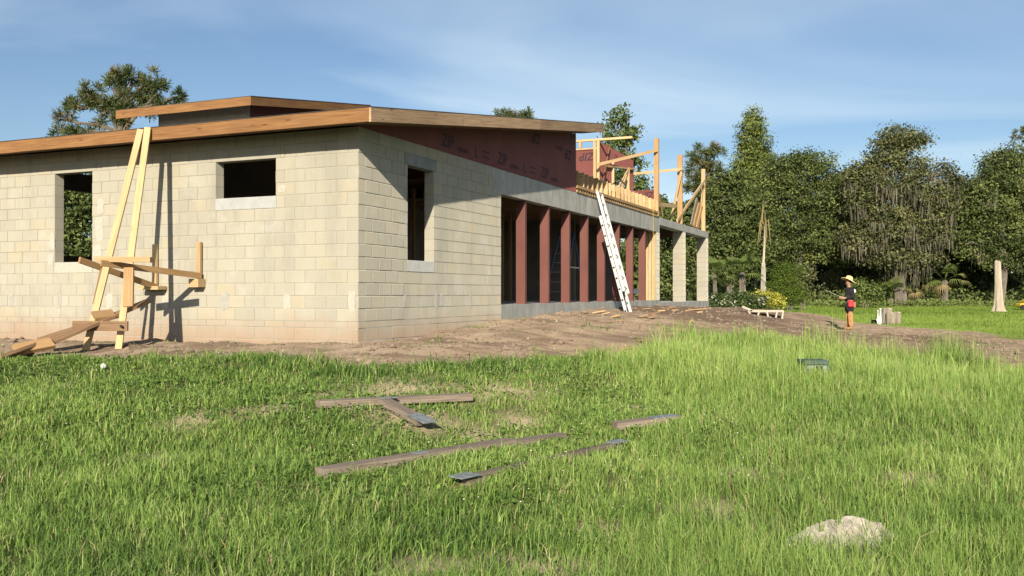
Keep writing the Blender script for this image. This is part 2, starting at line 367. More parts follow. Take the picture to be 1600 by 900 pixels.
def axis(lo, hi, step, far, n):
    g = np.geomspace(step, 1, n) if False else None
    core = np.arange(lo, hi, step)
    k = np.arange(1, n+1)
    left = lo - (far*((k/n)**3.2) + k*step); right = core[-1] + (far*((k/n)**3.2) + k*step)
    return np.concatenate([left[::-1], core, right])
gx = axis(-13, 16, .16, 2500, 34); gy = axis(3, 34, .16, 2500, 40)
XX, YY = np.meshgrid(gx, gy); xr, yr = XX.ravel(), YY.ravel()
sd_ = dirt_sd(xr, yr)
edge = sd_ + (fbm(xr*.9, yr*.9, 5)-.5)*1.5 + (fbm(xr*4, yr*4, 6)-.5)*.5
dmask = np.clip(.5-edge/.5, 0, 1)
zz = gh(xr, yr) + E
def dark_soil(x, y):
    a = np.exp(-(((x-4.8)/2.2)**2+((y-26.8)/4.2)**2)) + np.exp(-(((x-8.2)/2.8)**2+((y-33)/5)**2)) + .7*np.exp(-(((x-10)/2.6)**2+((y-24)/3)**2))
    return np.clip(a*(.35+1.5*fbm(x*1.2, y*2.2, 44))+.55*np.clip((fbm(x*.7, y*1.5, 45)-.56)*6, 0, 1), 0, .95)
straw = np.zeros(len(xr))
STRAW = [(640,652,.55),(520,618,.4),(430,640,.3),(300,655,.35),(1180,745,.3),(1420,745,.35),(1120,800,.3),(240,720,.3),(1000,640,.3),(740,682,.35),(625,610,.7),(780,610,.5),(840,893,.45),(650,893,.3),(930,835,.25),(820,660,.3)]
STRAWP = [(G(a,b), r) for a, b, r in STRAW]
for p, r in STRAWP:
    straw = np.maximum(straw, np.exp(-(((xr-p.x)/r)**2+((yr-p.y)/r)**2)))
nx_, ny_ = len(gx), len(gy)
idx = np.arange(nx_*ny_).reshape(ny_, nx_)
FQ = np.stack([idx[:-1,:-1], idx[:-1,1:], idx[1:,1:], idx[1:,:-1]], -1).reshape(-1, 4)
mg, n, l, b = new_mat('ground_soil_and_turf')
def att(nm):
    a = n.new('ShaderNodeAttribute'); a.attribute_name = nm; return a.outputs['Fac']
z1 = noise(n, l, 1.1, 'Object', 8, .65); z2 = noise(n, l, 14, 'Object', 6, .7); z3 = noise(n, l, .35, 'Object', 5, .6)
dirtc = ramp(n, l, z1, [(.28, (.165,.118,.08)), (.5, (.27,.203,.142)), (.72, (.36,.285,.21))])
dirtc = mixc(n, l, ramp(n, l, z2, [(.35, (.65,.65,.65)), (.55, (0,0,0))]), dirtc, (.20,.15,.11))
st_ = noise(n, l, 1.0, 'Object', 6, .7, (.8, 3.4, 1), .5)
dirtc = mixc(n, l, ramp(n, l, st_, [(.36, (.9,.9,.9)), (.50, (0,0,0))]), dirtc, (.13,.09,.065))
dirtc = mixc(n, l, att('dark'), dirtc, (.105,.075,.055))
turf = ramp(n, l, z2, [(.3, (.045,.05,.02)), (.55, (.09,.10,.034)), (.75, (.17,.145,.075))])
far_t = ramp(n, l, z3, [(.3, (.135,.20,.034)), (.55, (.175,.25,.042)), (.75, (.22,.275,.06))])
far_t = mixc(n, l, ramp(n, l, z2, [(.3, (.5,.5,.5)), (.6, (0,0,0))]), far_t, (.10,.15,.03))
turf = mixc(n, l, att('far'), turf, far_t)
turf = mixc(n, l, att('straw'), turf, mixc(n, l, z2, (.25,.20,.12), (.42,.35,.24)))
l.new(mixc(n, l, att('dirt'), turf, dirtc), b.inputs['Base Color'])
b.inputs['Roughness'].default_value = .97; b.inputs['Specular IOR Level'].default_value = .1; b.inputs['Diffuse Roughness'].default_value = 1.0
bm_h = math_n(n, l, 'ADD', z2, math_n(n, l, 'MULTIPLY', z1, .6)); bump(n, l, b, bm_h, .9, .05)
gobj = np_mesh('ground', np.stack([xr, yr, zz], -1), FQ, mg,
  {'dirt': dmask, 'dark': dark_soil(xr, yr), 'straw': straw, 'far': np.clip((yr-22)/8, 0, 1)}, smooth=True)
tag(gobj, kind='structure')

# ------------------------------------------------------------------ house
house = thing('block_house', 'unfinished concrete block house with low pitched timber roofs and red sheathing', 'house', H(0, 0, HB), TH)
SL = .147
def roof_b(v): return 2.52 + SL*(v+.57)          # underside line of the rake board
WT = 2.596
COURSES = [(-1.159,-.956),(-.956,-.753),(-.753,-.55),(-.55,-.449),(-.449,-.246)] + [(-.246+.203*i, -.246+.203*(i+1)) for i in range(14)]
# openings (from, to along the wall, bottom, top)
OPEN_F = [(1.583, 2.806, 1.581, 2.19), (5.629, 6.556, .566, 2.19), (10.2, 11.1, .566, 2.19)]
OPEN_S = [(1.52, 2.46, .566, 2.19)]
def wall_core(mb, L, openings, fn, top=WT, start=0.0):
    """mortar core of a wall as boxes round its openings; fn(a0,a1,h0,h1) adds a box"""
    a = start
    for (o0, o1, h0, h1) in sorted(openings):
        fn(a, o0-.006, -1.2, top-.006); fn(o0-.006, o1+.006, -1.2, h0-.006); fn(o0-.006, o1+.006, h1+.006, top-.006); a = o1+.006
    fn(a, L, -1.2, top-.006)
mb = MB(); wall_core(mb, 14.0, OPEN_F, lambda a0,a1,h0,h1: mb.hbox(-a1, -a0, .006, .189, h0, h1), start=.007)
wall_f = mb.build('front_wall', M_MORTAR, house)
mb = MB(); wall_core(mb, 5.40, OPEN_S, lambda a0,a1,h0,h1: mb.hbox(-.189, -.006, a0, a1, h0, h1), start=.192)
wall_s = mb.build('side_wall', M_MORTAR, house)
BM = {}
def block_mesh(wd, hh):
    key = (round(wd, 3), round(hh, 3))
    if key in BM: return BM[key]
    wd, hh = key; c = .006; g = .005; T = .195
    x0, x1, z0, z1 = g, wd-g, g, hh-g
    v = [(x0+c,0,z0+c),(x1-c,0,z0+c),(x1-c,0,z1-c),(x0+c,0,z1-c),(x0,c,z0),(x1,c,z0),(x1,c,z1),(x0,c,z1),(x0,T,z0),(x1,T,z0),(x1,T,z1),(x0,T,z1)]
    f = [(0,1,2,3),(0,4,5,1),(1,5,6,2),(2,6,7,3),(3,7,4,0),(4,8,9,5),(5,9,10,6),(6,10,11,7),(7,11,8,4),(8,11,10,9)]
    me = bpy.data.meshes.new('block'); me.from_pydata(v, [], f); me.materials.append(M_BLOCK); BM[key] = me
    return me
pieces = []      # (area, wall, a0, a1, h0, h1)
def lay(wall, L, openings, phase):
    for ci, (h0, h1) in enumerate(COURSES):
        lead = (ci + phase) % 2 == 0
        segs = [(0.0 if lead else .2, L)]
        for (o0, o1, b0, b1) in openings:
            # the sill and lintel courses are precast pieces
            sill = abs(h1-b0) < .02; lint = abs(h0-b1) < .02
            if (h0 < b1-.02 and h1 > b0+.02) or sill or lint:
                e = .10 if lint else (.0 if not sill else .02)
                segs = [s for a, c in segs for s in ((a, min(c, o0-e)), (max(a, o1+e), c)) if s[1]-s[0] > .02]
        for a, c in segs:
            joints = [a] + [k*.4+(0 if lead else .2) for k in range(1, 60) if a+.06 < k*.4+(0 if lead else .2) < c-.06] + [c]
            for j0, j1 in zip(joints, joints[1:]):
                n_, v_ = (-(j0+j1)/2, 0) if wall == 'f' else (0, (j0+j1)/2)
                p = H(n_, v_, (h0+h1)/2)
                px = 800+F*p.x/p.y; vis = -20 < px < 1600 and h1 > -.9
                face = abs((p-Vector((0,0,E))).normalized().dot(Vector((-VX,-VY,0)) if wall == 'f' else Vector((NX,NY,0))))
                area = (j1-j0)*(h1-h0)*face/p.y**2 if vis else 0
                pieces.append((area, wall, j0, j1, h0, h1))
lay('f', 14.0, OPEN_F, 0); lay('s', 5.415, OPEN_S, 1)
pieces.sort(key=lambda t: -t[0])
far = MB()
for k, (area, wall, a0, a1, h0, h1) in enumerate(pieces):
    out = random.uniform(-.0025, .0025)
    if k < 300:
        o = link(bpy.data.objects.new('block', block_mesh(a1-a0, h1-h0)))
        if wall == 'f': o.parent = wall_f; o.location = (-a1, out, h0-HB)
        else: o.parent = wall_s; o.location = (-out, a0, h0-HB); o.rotation_euler = (0, 0, math.pi/2)
    else:
        g = .0045
        if wall == 'f': far.hbox(-a1+g, -a0-g, out, .195, h0+g, h1-g)
        else: far.hbox(-.195, -out, a0+g, a1-g, h0+g, h1-g)
tag(far.build('blockwork', M_BLOCK, house), kind='stuff')
# sills and lintels
for o0, o1, h0, h1 in OPEN_F:
    MB().hbox(-o1-.015, -o0+.015, -.004, .192, h0-.198, h0-.003).build('window_sill', M_SILL if o0 < 5 else M_PALE, house, bevel=.004)
    MB().hbox(-o1-.095, -o0+.095, -.001, .192, h1+.004, h1+.199).build('lintel', M_BLOCK, house, bevel=.004)
for o0, o1, h0, h1 in OPEN_S:
    MB().hbox(-.192, .004, o0-.015, o1+.015, h0-.198, h0-.003).build('window_sill', M_SILL, house, bevel=.004)
    MB().hbox(-.192, .003, o0-.095, o1+.095, h1+.004, h1+.199).build('lintel', M_LINT, house, bevel=.004)
# grouted inspection patches near the foot of the walls and beside the left window
def patch(wall, a, h, wd, ht, mat):
    mb = MB(); k = 16; pts = []
    for i in range(k):
        t = 2*math.pi*(i+.5)/k; m_ = max(abs(math.cos(t)), abs(math.sin(t))); r = random.uniform(.8, 1.12)/m_
        pts.append((a+math.cos(t)*wd/2*r, h+math.sin(t)*ht/2*r))
    ring = []
    for q, dd in ((1.0, .0002), (.9, .0025)):
        for (x, z) in pts:
            x = a+(x-a)*q; z = h+(z-h)*q
            ring.append(H(-x, -dd-.002, z) if wall == 'f' else H(dd+.002, x, z))
    mb.v = ring
    for i in range(k):
        j = (i+1) % k
        mb.f.append([i, j, k+j, k+i]); mb.uv.append([(0,0)]*4)
    mb.f.append([k+i for i in range(k)]); mb.uv.append([(0,0)]*k)
    mb.build('grout_patch', mat, house)
for a in (.12, 1.35, 2.62, 3.9, 5.2, 6.45, 7.7): patch('f', a, -.135, random.uniform(.11,.17), random.uniform(.24,.34), random.choice([M_PALE, M_GROUT]))
for a in (1.42, 2.55, 2.75, 3.95): patch('s', a, -.13, random.uniform(.09,.14), random.uniform(.2,.3), M_GROUT)
for a, h, wd, ht in ((5.45, 1.15, .2, .5), (5.42, 1.55, .16, .3), (5.5, .75, .22, .25), (6.62, .95, .13, .3), (6.66, .62, .14, .22), (1.45, 1.68, .15, .12)):
    patch('f', a, h, wd, ht, M_PALE)
# slab, beam, steel posts, pillars
MB().hbox(-14, -.003, .195, 5.415, -1.2, -.25).build('floor_slab', M_CONC, house)
MB().hbox(-14, .002, 5.418, 18.72, -1.2, -.24).build('floor_slab', M_CONC, house)
MB().hbox(-6, .004, 18.725, 27.1, -1.2, -.33).build('porch_slab', M_CONC, house)
MB().hbox(-.195, .004, 5.0, 18.7, 2.075, 2.588).build('tie_beam', M_CONC, house, bevel=.006)
for k in range(8):
    v = 5.415 + 1.45*(k+1) + (0 if k != 4 else .02); q = .04
    mb = MB()   # steel I section: two flanges and a web
    mb.hbox(-.012-q, -q, v-.045, v+.045, -.238, 2.073); mb.hbox(-.222-q, -.21-q, v-.045, v+.045, -.238, 2.073); mb.hbox(-.21-q, -.012-q, v-.044, v-.034, -.238, 2.073)
    mb.hbox(-.29, -.02, v-.075, v+.075, -.2385, -.225)
    mb.build('steel_post', M_PRIMER, house)
def pillar(n0, n1, v0, v1, h0, h1, mat=M_BLOCK):
    mb = MB(); z = h0; i = 0
    while z < h1-.01:
        t = min(z+.203, h1); g = .004; o = random.uniform(-.003, .003)
        if i % 2: mb.hbox(n0+o, n1+o, v0+o, v1-o, z+g, t-g)
        else:
            m_ = (n0+n1)/2
            mb.hbox(n0+o, m_-g, v0-o, v1+o, z+g, t-g); mb.hbox(m_+g, n1+o, v0-o, v1+o, z+g, t-g)
        z = t; i += 1
    o = mb.build('pillar', mat, house)
    c = MB().hbox(n0+.008, n1-.008, v0+.008, v1-.008, h0-.1, h1-.002).build('pillar_core', M_MORTAR, o)
pillar(-.40, .0, 18.31, 18.71, -.24, 2.07)
pillar(-.40, .0, 22.3, 22.7, -.33, 2.335); pillar(-.40, .0, 26.6, 27.0, -.33, 2.335)
pillar(-4.4, -4.0, 22.3, 22.7, -.33, 2.335, M_STUMP); pillar(-4.4, -4.0, 26.6, 27.0, -.33, 2.335, M_STUMP)
MB().hbox(-.36, .002, 18.72, 27.02, 2.34, 2.60).build('porch_beam', M_CONC, house, bevel=.006)
MB().hbox(-4.4, -4.05, 18.72, 27.02, 2.34, 2.60).build('porch_beam', M_CONC, house, bevel=.006)
for k in range(17):
    v = 19.0+.5*k
    MB().hbox(-4.0, -.37, v-.02, v+.02, 2.42, 2.595).build('porch_joist', W_DARK, house)
MB().hbox(-4.4, -.1, 18.75, 27.0, 2.602, 2.62).build('porch_deck', W_PLY, house)
# timber frame beside the last pillar (raw jamb)
for k in range(3):
    MB().beam(H(-.33+.12*k, 18.24, -.24), H(-.33+.12*k, 18.24, 2.07), .09, .04, (NX,NY,0)).build('jamb_stud', W_NEW, house)
# ---- lower roof
OH = .57
def rboard(name, n0, n1, v0, v1, lo, hi, mat):
    """board lying in the roof slope between v0 and v1, between heights roof_b+lo and roof_b+hi"""
    pts = [H(n0,v0,roof_b(v0)+lo),H(n1,v0,roof_b(v0)+lo),H(n1,v1,roof_b(v1)+lo),H(n0,v1,roof_b(v1)+lo),
           H(n0,v0,roof_b(v0)+hi),H(n1,v0,roof_b(v0)+hi),H(n1,v1,roof_b(v1)+hi),H(n0,v1,roof_b(v1)+hi)]
    o = random.random()*30
    q = n0 if abs(v1-v0) < abs(n1-n0) else None
    uv = []
    for i, (nn, vv) in enumerate([(n0,v0),(n1,v0),(n1,v1),(n0,v1)]*2):
        al = vv if q is None else nn
        uv.append((o+al, (lo if i < 4 else hi) + (0 if q is None else vv-v0)))
    return MB().hexa(pts, uv).build(name, mat, house)
for a0, a1 in ((-.57,3.66),(3.663,8.4),(8.403,12.6),(12.603,14.9)):
    MB().hexa([H(-a1,-.61,2.522),H(-a0,-.61,2.522),H(-a0,-.572,2.522),H(-a1,-.572,2.522),H(-a1,-.61,2.737),H(-a0,-.61,2.737),H(-a0,-.572,2.737),H(-a1,-.572,2.737)],
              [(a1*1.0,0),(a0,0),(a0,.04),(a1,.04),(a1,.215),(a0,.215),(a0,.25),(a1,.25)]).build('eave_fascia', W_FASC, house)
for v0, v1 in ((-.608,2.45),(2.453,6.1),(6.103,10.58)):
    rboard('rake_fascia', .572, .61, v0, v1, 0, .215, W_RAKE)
rboard('roof_deck', -14.88, .57, -.57, 10.56, .175, .19, W_DARK)
rboard('roof_covering', -14.9, .615, -.62, 10.6, .217, .226, M_ROOFU)
for k in range(25):
    nn = -.02-.6*k
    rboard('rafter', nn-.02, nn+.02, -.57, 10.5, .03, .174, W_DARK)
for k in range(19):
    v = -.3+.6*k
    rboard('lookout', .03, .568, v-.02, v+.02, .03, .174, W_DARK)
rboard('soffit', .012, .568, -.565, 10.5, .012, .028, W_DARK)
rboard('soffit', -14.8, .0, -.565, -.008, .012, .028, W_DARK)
# red sheathing gable on the side wall, sheet by sheet
sheets = [0.004, 2.2, 4.64, 7.08, 10.1]
for v0, v1 in zip(sheets, sheets[1:]):
    a, c = v0+.002, v1-.002
    top = lambda v: roof_b(v)+.01
    pts = [H(-.10,a,WT-.004),H(.009,a,WT-.004),H(.009,c,WT-.004),H(-.10,c,WT-.004),H(-.10,a,top(a)),H(.009,a,top(a)),H(.009,c,top(c)),H(-.10,c,top(c))]
    MB().hexa(pts).build('sheathing_panel', M_ZIP, house)
MB().hbox(-14, -.1, 10.02, 10.1, 3.16, roof_b(10.1)+.1).build('sheathing_panel', M_ZIP, house)
def print_text(body, n, v, h, size, parent=house, axis='v', flip=False, shear=0.0, mat=M_PRINT):
    """flat printed lettering on a wall facing n (axis v) or facing -v (axis n)"""
    cu = bpy.data.curves.new('print', 'FONT'); cu.body = body; cu.size = size; cu.shear = shear; cu.offset = .004*size/.2
    ob = bpy.data.objects.new('print', cu); C.objects.link(ob)
    dg = bpy.context.evaluated_depsgraph_get()
    me = bpy.data.meshes.new_from_object(ob.evaluated_get(dg)); C.objects.unlink(ob); bpy.data.objects.remove(ob)
    co = [vv.co.copy() for vv in me.vertices]
    cxm = sum(c.x for c in co)/len(co); 
    Mi = WM[parent].inverted()
    for vv, c in zip(me.vertices, co):
        x, y = (c.x, c.y) if not flip else (-c.x, -c.y)
        vv.co = Mi @ (H(n, v+x, h+y) if axis == 'v' else H(n+x, v, h+y))
    me.materials.clear(); me.materials.append(mat)
    o = link(bpy.data.objects.new('printed_lettering', me)); o.parent = parent; WM[o] = WM[parent]
for k, v in enumerate((2.72, 5.2, 7.65)):
    print_text('ZIP', .0125, v, 2.70, .34, shear=.15)
    print_text('system', .0125, v+.64, 2.69, .17, shear=.15)
    if k < 2:
        print_text('L', .0125, v+1.40, 2.68, .30)
        for q in (0, .11):
            MB().hbox(.0095, .0125, v+1.75, v+2.10, 2.72+q, 2.745+q).build('printed_line', M_PRINT, house)
print_text('ZIP', .0125, 7.6, 3.66, .34, flip=True, shear=.15)
print_text('ZIP', .0125, 9.75, 3.58, .34, flip=True, shear=.15)
print_text('system', .0125, 9.1, 3.58, .17, flip=True, shear=.15)
# ---- raised clerestory roof behind
UN, UV_ = -6.65, 5.6        # outer corner of the raised roof
def up_b(v): return 4.52 + SL*(v-UV_)
def upboard(name, n0, n1, v0, v1, lo, hi, mat):
    pts = [H(a, v, up_b(v)+d) for d in (lo, hi) for (a, v) in ((n0,v0),(n1,v0),(n1,v1),(n0,v1))]
    o = random.random()*30; al = abs(v1-v0) > abs(n1-n0)
    uv = [(o+(v if al else a), d+(0 if al else (v-v0))) for d in (lo, hi) for (a, v) in ((n0,v0),(n1,v0),(n1,v1),(n0,v1))]
    return MB().hexa(pts, uv).build(name, mat, house)
upboard('clerestory_fascia', UN-4.35, UN, UV_-.038, UV_, 0, .215, W_FASC)
upboard('clerestory_rake', UN-.038, UN, UV_+.002, UV_+5.3, 0, .215, W_FASC)
upboard('clerestory_deck', UN-4.3, UN-.04, UV_+.002, UV_+5.3, .15, .20, W_DARK)
upboard('clerestory_covering', UN-4.37, UN+.01, UV_-.045, UV_+5.31, .218, .226, M_ROOFU)
MB().hbox(UN-3.55, UN-.65, UV_+.62, UV_+.72, 2.9, up_b(UV_+.65)+.14).build('clerestory_wall', M_REVEAL, house)
MB().hexa([H(a, v, 2.9 if z == 0 else up_b(v)+.14) for z in (0, 1) for (a, v) in ((UN-.75,UV_+.73),(UN-.65,UV_+.73),(UN-.65,UV_+5.1),(UN-.75,UV_+5.1))]).build('sheathing_panel', M_ZIP, house)
# ---- rest of the shell (inside walls, back walls)
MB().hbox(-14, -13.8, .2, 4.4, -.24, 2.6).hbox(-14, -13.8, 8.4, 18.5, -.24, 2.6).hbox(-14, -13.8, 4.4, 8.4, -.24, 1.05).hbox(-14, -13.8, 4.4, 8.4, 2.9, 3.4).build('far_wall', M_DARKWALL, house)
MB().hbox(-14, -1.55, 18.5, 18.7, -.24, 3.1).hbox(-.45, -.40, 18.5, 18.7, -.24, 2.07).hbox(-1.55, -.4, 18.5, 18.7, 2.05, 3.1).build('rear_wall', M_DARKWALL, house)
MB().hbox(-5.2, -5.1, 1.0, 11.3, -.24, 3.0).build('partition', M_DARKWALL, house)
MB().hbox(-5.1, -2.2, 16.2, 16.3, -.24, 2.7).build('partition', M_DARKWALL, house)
for k in range(14):
    v = 5.9+.6*k
    MB().beam(H(-3.4, v, -.24), H(-3.4, v, 2.6), .09, .04, (NX,NY,0)).build('wall_stud', W_POST, house)
MB().hbox(-13.8, -.2, 10.15, 18.5, 2.60, 2.63).build('ceiling_board', W_PLY, house)
for k in range(14):
    v = 10.5+.6*k
    MB().hbox(-9, -.2, v-.02, v+.02, 2.40, 2.598).build('ceiling_joist', W_PLY, house)
# ---- upper deck: bearer strips, blocking, joists
MB().hbox(-.19, .03, 10.12, 18.6, 2.590, 2.615).build('bearer_plate', W_POST, house)
for k in range(42):
    v = 10.2+.2*k
    MB().hbox(-.15, .015, v, v+.085, 2.616, 2.70).build('blocking', W_NEW, house)
MB().hbox(-.18, -.10, 10.12, 18.55, 2.618, 2.699).build('rim_board', W_DARK, house)
MB().hbox(-.19, .04, 10.12, 18.6, 2.701, 2.775).build('bearer_band', W_POST, house)
for k in range(21):
    v = 10.25+.405*k; t = random.uniform(-.02, .02)
    MB().beam(H(-3.2, v, 2.966), H(.03+t, v, 2.966), .38, .038, (0,0,1)).build('deck_joist', W_NEW, house)
MB().hbox(-13.8, -.5, 10.12, 18.6, 3.158, 3.18).build('deck_board', W_PLY, house)
# ---- second storey framing
N2, V2, T2 = -1.49, 16.57, 5.0
def stud(n, v, h0, h1, wd=.09, mat=W_NEW): return MB().beam(H(n, v, h0), H(n, v, h1), wd, .06, (NX,NY,0)).build('stud', mat, house)
MB().hbox(-6, N2-.05, V2, V2+.06, 3.18, 4.72).build('sheathing_panel', M_ZIP, house)
MB().beam(H(-6, V2-.02, T2+.03), H(N2+1.15, V2-.02, T2+.03), .07, .1, (0,0,1)).build('top_plate', W_NEW, house)
MB().beam(H(-6, V2, 4.75), H(N2, V2, 4.75), .05, .09, (0,0,1)).build('sill_plate', W_NEW, house)
for q in (.0, .12, .62, 1.12, 1.62, 2.1): stud(N2-q, V2-.03, 4.775 if q > .2 else 3.18, T2-.01)
pz = MB()
pz.hbox(N2-.06, N2, V2+.07, 18.0, 3.18, T2-.02).hbox(N2-.06, N2, 19.9, 20.7, 3.18, 4.9).hbox(N2-.06, N2, 18.0, 19.9, 4.45, 4.95)
pz.build('sheathing_panel', M_ZIP, house)
MB().hbox(-4, -3.95, 17.2, 20.6, 3.18, 4.6).build('inner_board', W_PLY, house)
stud(N2+.02, 18.05, 3.18, 4.5, .12); stud(N2+.02, 19.85, 3.18, 4.5, .16); stud(N2-.3, 18.7, 3.18, 4.4); stud(N2-.3, 19.2, 3.18, 4.4)
def brd(a, b_, wd=.09, th=.04, mat=W_NEW, name='brace'): return MB().beam(a, b_, wd, th, (0,0,1)).build(name, mat, house)
brd(H(N2+.06, V2+.2, 3.5), H(N2+.06, 17.6, 5.0), .06, .03, W_DARK)
brd(H(N2+.07, 18.0, 3.3), H(N2+.07, 19.9, 4.5), .09)
brd(H(N2+.10, 18.3, 3.2), H(N2+.10, 19.5, 4.2), .09)
brd(H(N2+.05, 17.2, 4.25), H(N2+.05, 20.9, 4.6), .05)
MB().hbox(-1.1, -.08, 18.52, 18.58, 3.185, 3.53).build('sheathing_panel', M_ZIP, house)
print_text('ZIP', -.15, 18.515, 3.46, .27, axis='n', flip=True, shear=.2)
print_text('ZIP', -1.63, V2-.004, 4.62, .36, axis='n', flip=True, shear=.2)
print_text('system', -2.35, V2-.004, 4.60, .17, axis='n', flip=True, shear=.2)
print_text('ZIP', N2+.004, 18.3, 4.62, .27, flip=False, shear=.2)
# tall posts and their braces
PT = 5.24
MB().beam(H(-.03, 18.42, 2.62), H(-.03, 18.42, PT+.03), .16, .09, (NX,NY,0)).build('tall_post', W_POST, house)
MB().beam(H(-.12, 22.3, 2.62), H(-.12, 22.3, PT), .19, .09, (NX,NY,0)).build('tall_post', W_POST, house)
MB().beam(H(-.12, 26.6, 2.62), H(-.12, 26.6, PT), .16, .09, (NX,NY,0)).build('tall_post', W_NEW, house)
def PP(px, py, Y): return P(px, py, Y)
brd(PP(932, 257.5, 29.6), PP(1027, 234.5, 31.0), .10, .05)
brd(PP(990, 271.5, 33.6), PP(1066, 264, 34.5), .09, .05)
brd(PP(1024, 318.5, 31.1), PP(1056, 322, 34.0), .14, .05)
brd(PP(1049, 341, 34.2), PP(1064.5, 268, 34.4), .07, .05)
brd(PP(1036, 337, 32.0), PP(1029, 300, 31.2), .06, .04)
brd(PP(1058, 345, 34.0), PP(1101, 282, 38.2), .12, .05)
brd(PP(1093, 356, 38.0), PP(1099, 285, 38.3), .08, .05)
brd(PP(1080, 352, 36.5), PP(1089, 310, 37.0), .14, .05, W_OLD)
brd(PP(1084, 354, 36.7), PP(1093, 318, 37.2), .17, .06, W_POST)
brd(PP(1089, 356, 37.0), PP(1097, 322, 37.4), .15, .05, W_POST)
# yellow string line down beside the jamb
MB().tube([H(.06, 17.6, 3.1), H(.07, 17.62, 1.5), H(.06, 17.66, -.2)], [.006]*3, 5).build('hanging_cord', M_YELLOW, house)
# broken bolt stub and the pencilled mark on the wall
print_text('6', -4.58, -.006, 1.33, .15, axis='n', mat=M_LINT)

# ------------------------------------------------------------------ timber bracket scaffold on the front wall
sc = thing('bracket_scaffold', 'makeshift pine bracket scaffold leaning on the eave board of the front wall', 'scaffold', (-6.33, 14.3, gz(-6.33, 14.3)))
def sb(name, a, b_, wd, th, side=None, mat=W_NEW): return MB().beam(a, b_, wd, th, side).build(name, mat, sc)
tR = H(-3.647, -.66, 2.72); fR = Vector((-6.063, 14.1, gz(-6.063, 14.1)-.03)); tL = H(-3.80, -.66, 2.70); fL = Vector((-6.604, 14.16, gz(-6.604, 14.16)-.03))
sb('pole', fR, tR, .10, .045, (1,0.1,0)); sb('pole', fL, tL, .10, .045, (1,0.1,0))
sb('arm', P(124, 406, 14.25), P(246, 449, 15.74), .095, .04, None, W_POST)
sb('arm', P(158, 411, 13.95), P(314, 431, 15.36), .095, .04, None, W_POST)
sb('ledger', P(150, 405, 14.12), P(237, 406, 13.98), .085, .10)
sb('cleat', H(-4.09, -.05, .06), H(-4.09, -.05, .84), .09, .045, (NX,NY,0)); sb('cleat', H(-3.12, -.05, .10), H(-3.12, -.05, .86), .09, .045, (NX,NY,0))
sb('cleat_block', H(-4.32, -.12, .09), H(-3.86, -.12, .09), .06, .20); sb('cleat_block', H(-3.22, -.10, .17), H(-3.02, -.10, .17), .14, .16)
sb('hanger', P(201.5, 418, 14.18), P(200.5, 479, 14.08), .15, .045, (1,0,0), W_POST)
sb('back_strut', P(160, 420, 14.62), P(148, 476, 14.58), .06, .04, (1,0,0), W_RAMP)
cp = sb('crosspiece', P(114, 509, 13.98), P(200, 509.5, 14.02), .15, .045, None, W_RAMP)
MB().tube([P(189, 509.5, 13.99), P(189, 509.5, 13.93)], [.02, .02], 8).build('bolt', M_BLACK, cp)
# planks of the ramp
for nm, lab, a, b_, wd, th, mt in (
  ('plank', 'long stained plank sloping up through the scaffold legs', P(66, 541, 13.35), P(232, 470, 14.75), .19, .045, W_RAMP),
  ('plank', 'stained plank lying at a slant with its end in the grass', P(-14, 569, 12.35), P(58, 543, 13.3), .22, .05, W_RAMP),
  ('plank', 'short pale board across the foot of the stained ramp', P(24, 547, 12.95), P(82, 536, 13.35), .20, .06, W_POST),
  ('plank', 'stained plank heaped against the wall beside the scaffold foot', P(60, 532, 13.9), P(186, 492, 14.5), .18, .045, W_RAMP),
  ('plank', 'short pale board resting on the crosspiece of the scaffold', P(146, 494, 14.05), P(178, 490.5, 14.25), .20, .05, W_POST)):
    tag(MB().beam(a, b_, wd, th, Vector((.3,.9,.35)) if 'short' not in lab else Vector((.2,.9,.4))).build(nm, mt), lab, 'plank')

# ------------------------------------------------------------------ extension ladder against the beam
ft = H(1.2, 10.9, -.64); tp = H(.06, 11.63, 2.69)
ld = thing('extension_ladder', 'grey white extension ladder leaning on the concrete beam before the red steel posts', 'ladder', ft)
dz = (tp-ft).normalized(); sdv = Vector((VX, VY, 0)); sdv = (sdv-dz*sdv.dot(dz)).normalized(); nrm = dz.cross(sdv)
def lp(t, s, k=0): return ft + (tp-ft)*t + sdv*s + nrm*k
if nrm.z < 0: nrm = -nrm
for s in (-.21, .21):
    MB().beam(lp(0, s), lp(.80, s), .075, .03, nrm).build('base_rail', M_LADDER, ld)
    MB().beam(lp(.19, s*.82, .085), lp(1.0, s*.82, .085), .07, .03, nrm).build('fly_rail', M_LADDER, ld)
    MB().beam(lp(-.004, s), lp(.012, s), .11, .06, nrm).build('foot_pad', M_BLACK, ld)
for i in range(12):
    t = .04+.085*i
    if t < .80: MB().tube([lp(t, -.22), lp(t, .22)], [.017]*2, 8).build('rung', M_ALU, ld)
    if t > .17: MB().tube([lp(t+.02, -.175, .085), lp(t+.02, .175, .085)], [.017]*2, 8).build('rung', M_ALU, ld)
    if True:
        for s in (-.21, .21):
            if t < .8: MB().tube([lp(t, s*1.09), lp(t, s*1.13)], [.028]*2, 8).build('rung_cap', M_BLACK, ld)
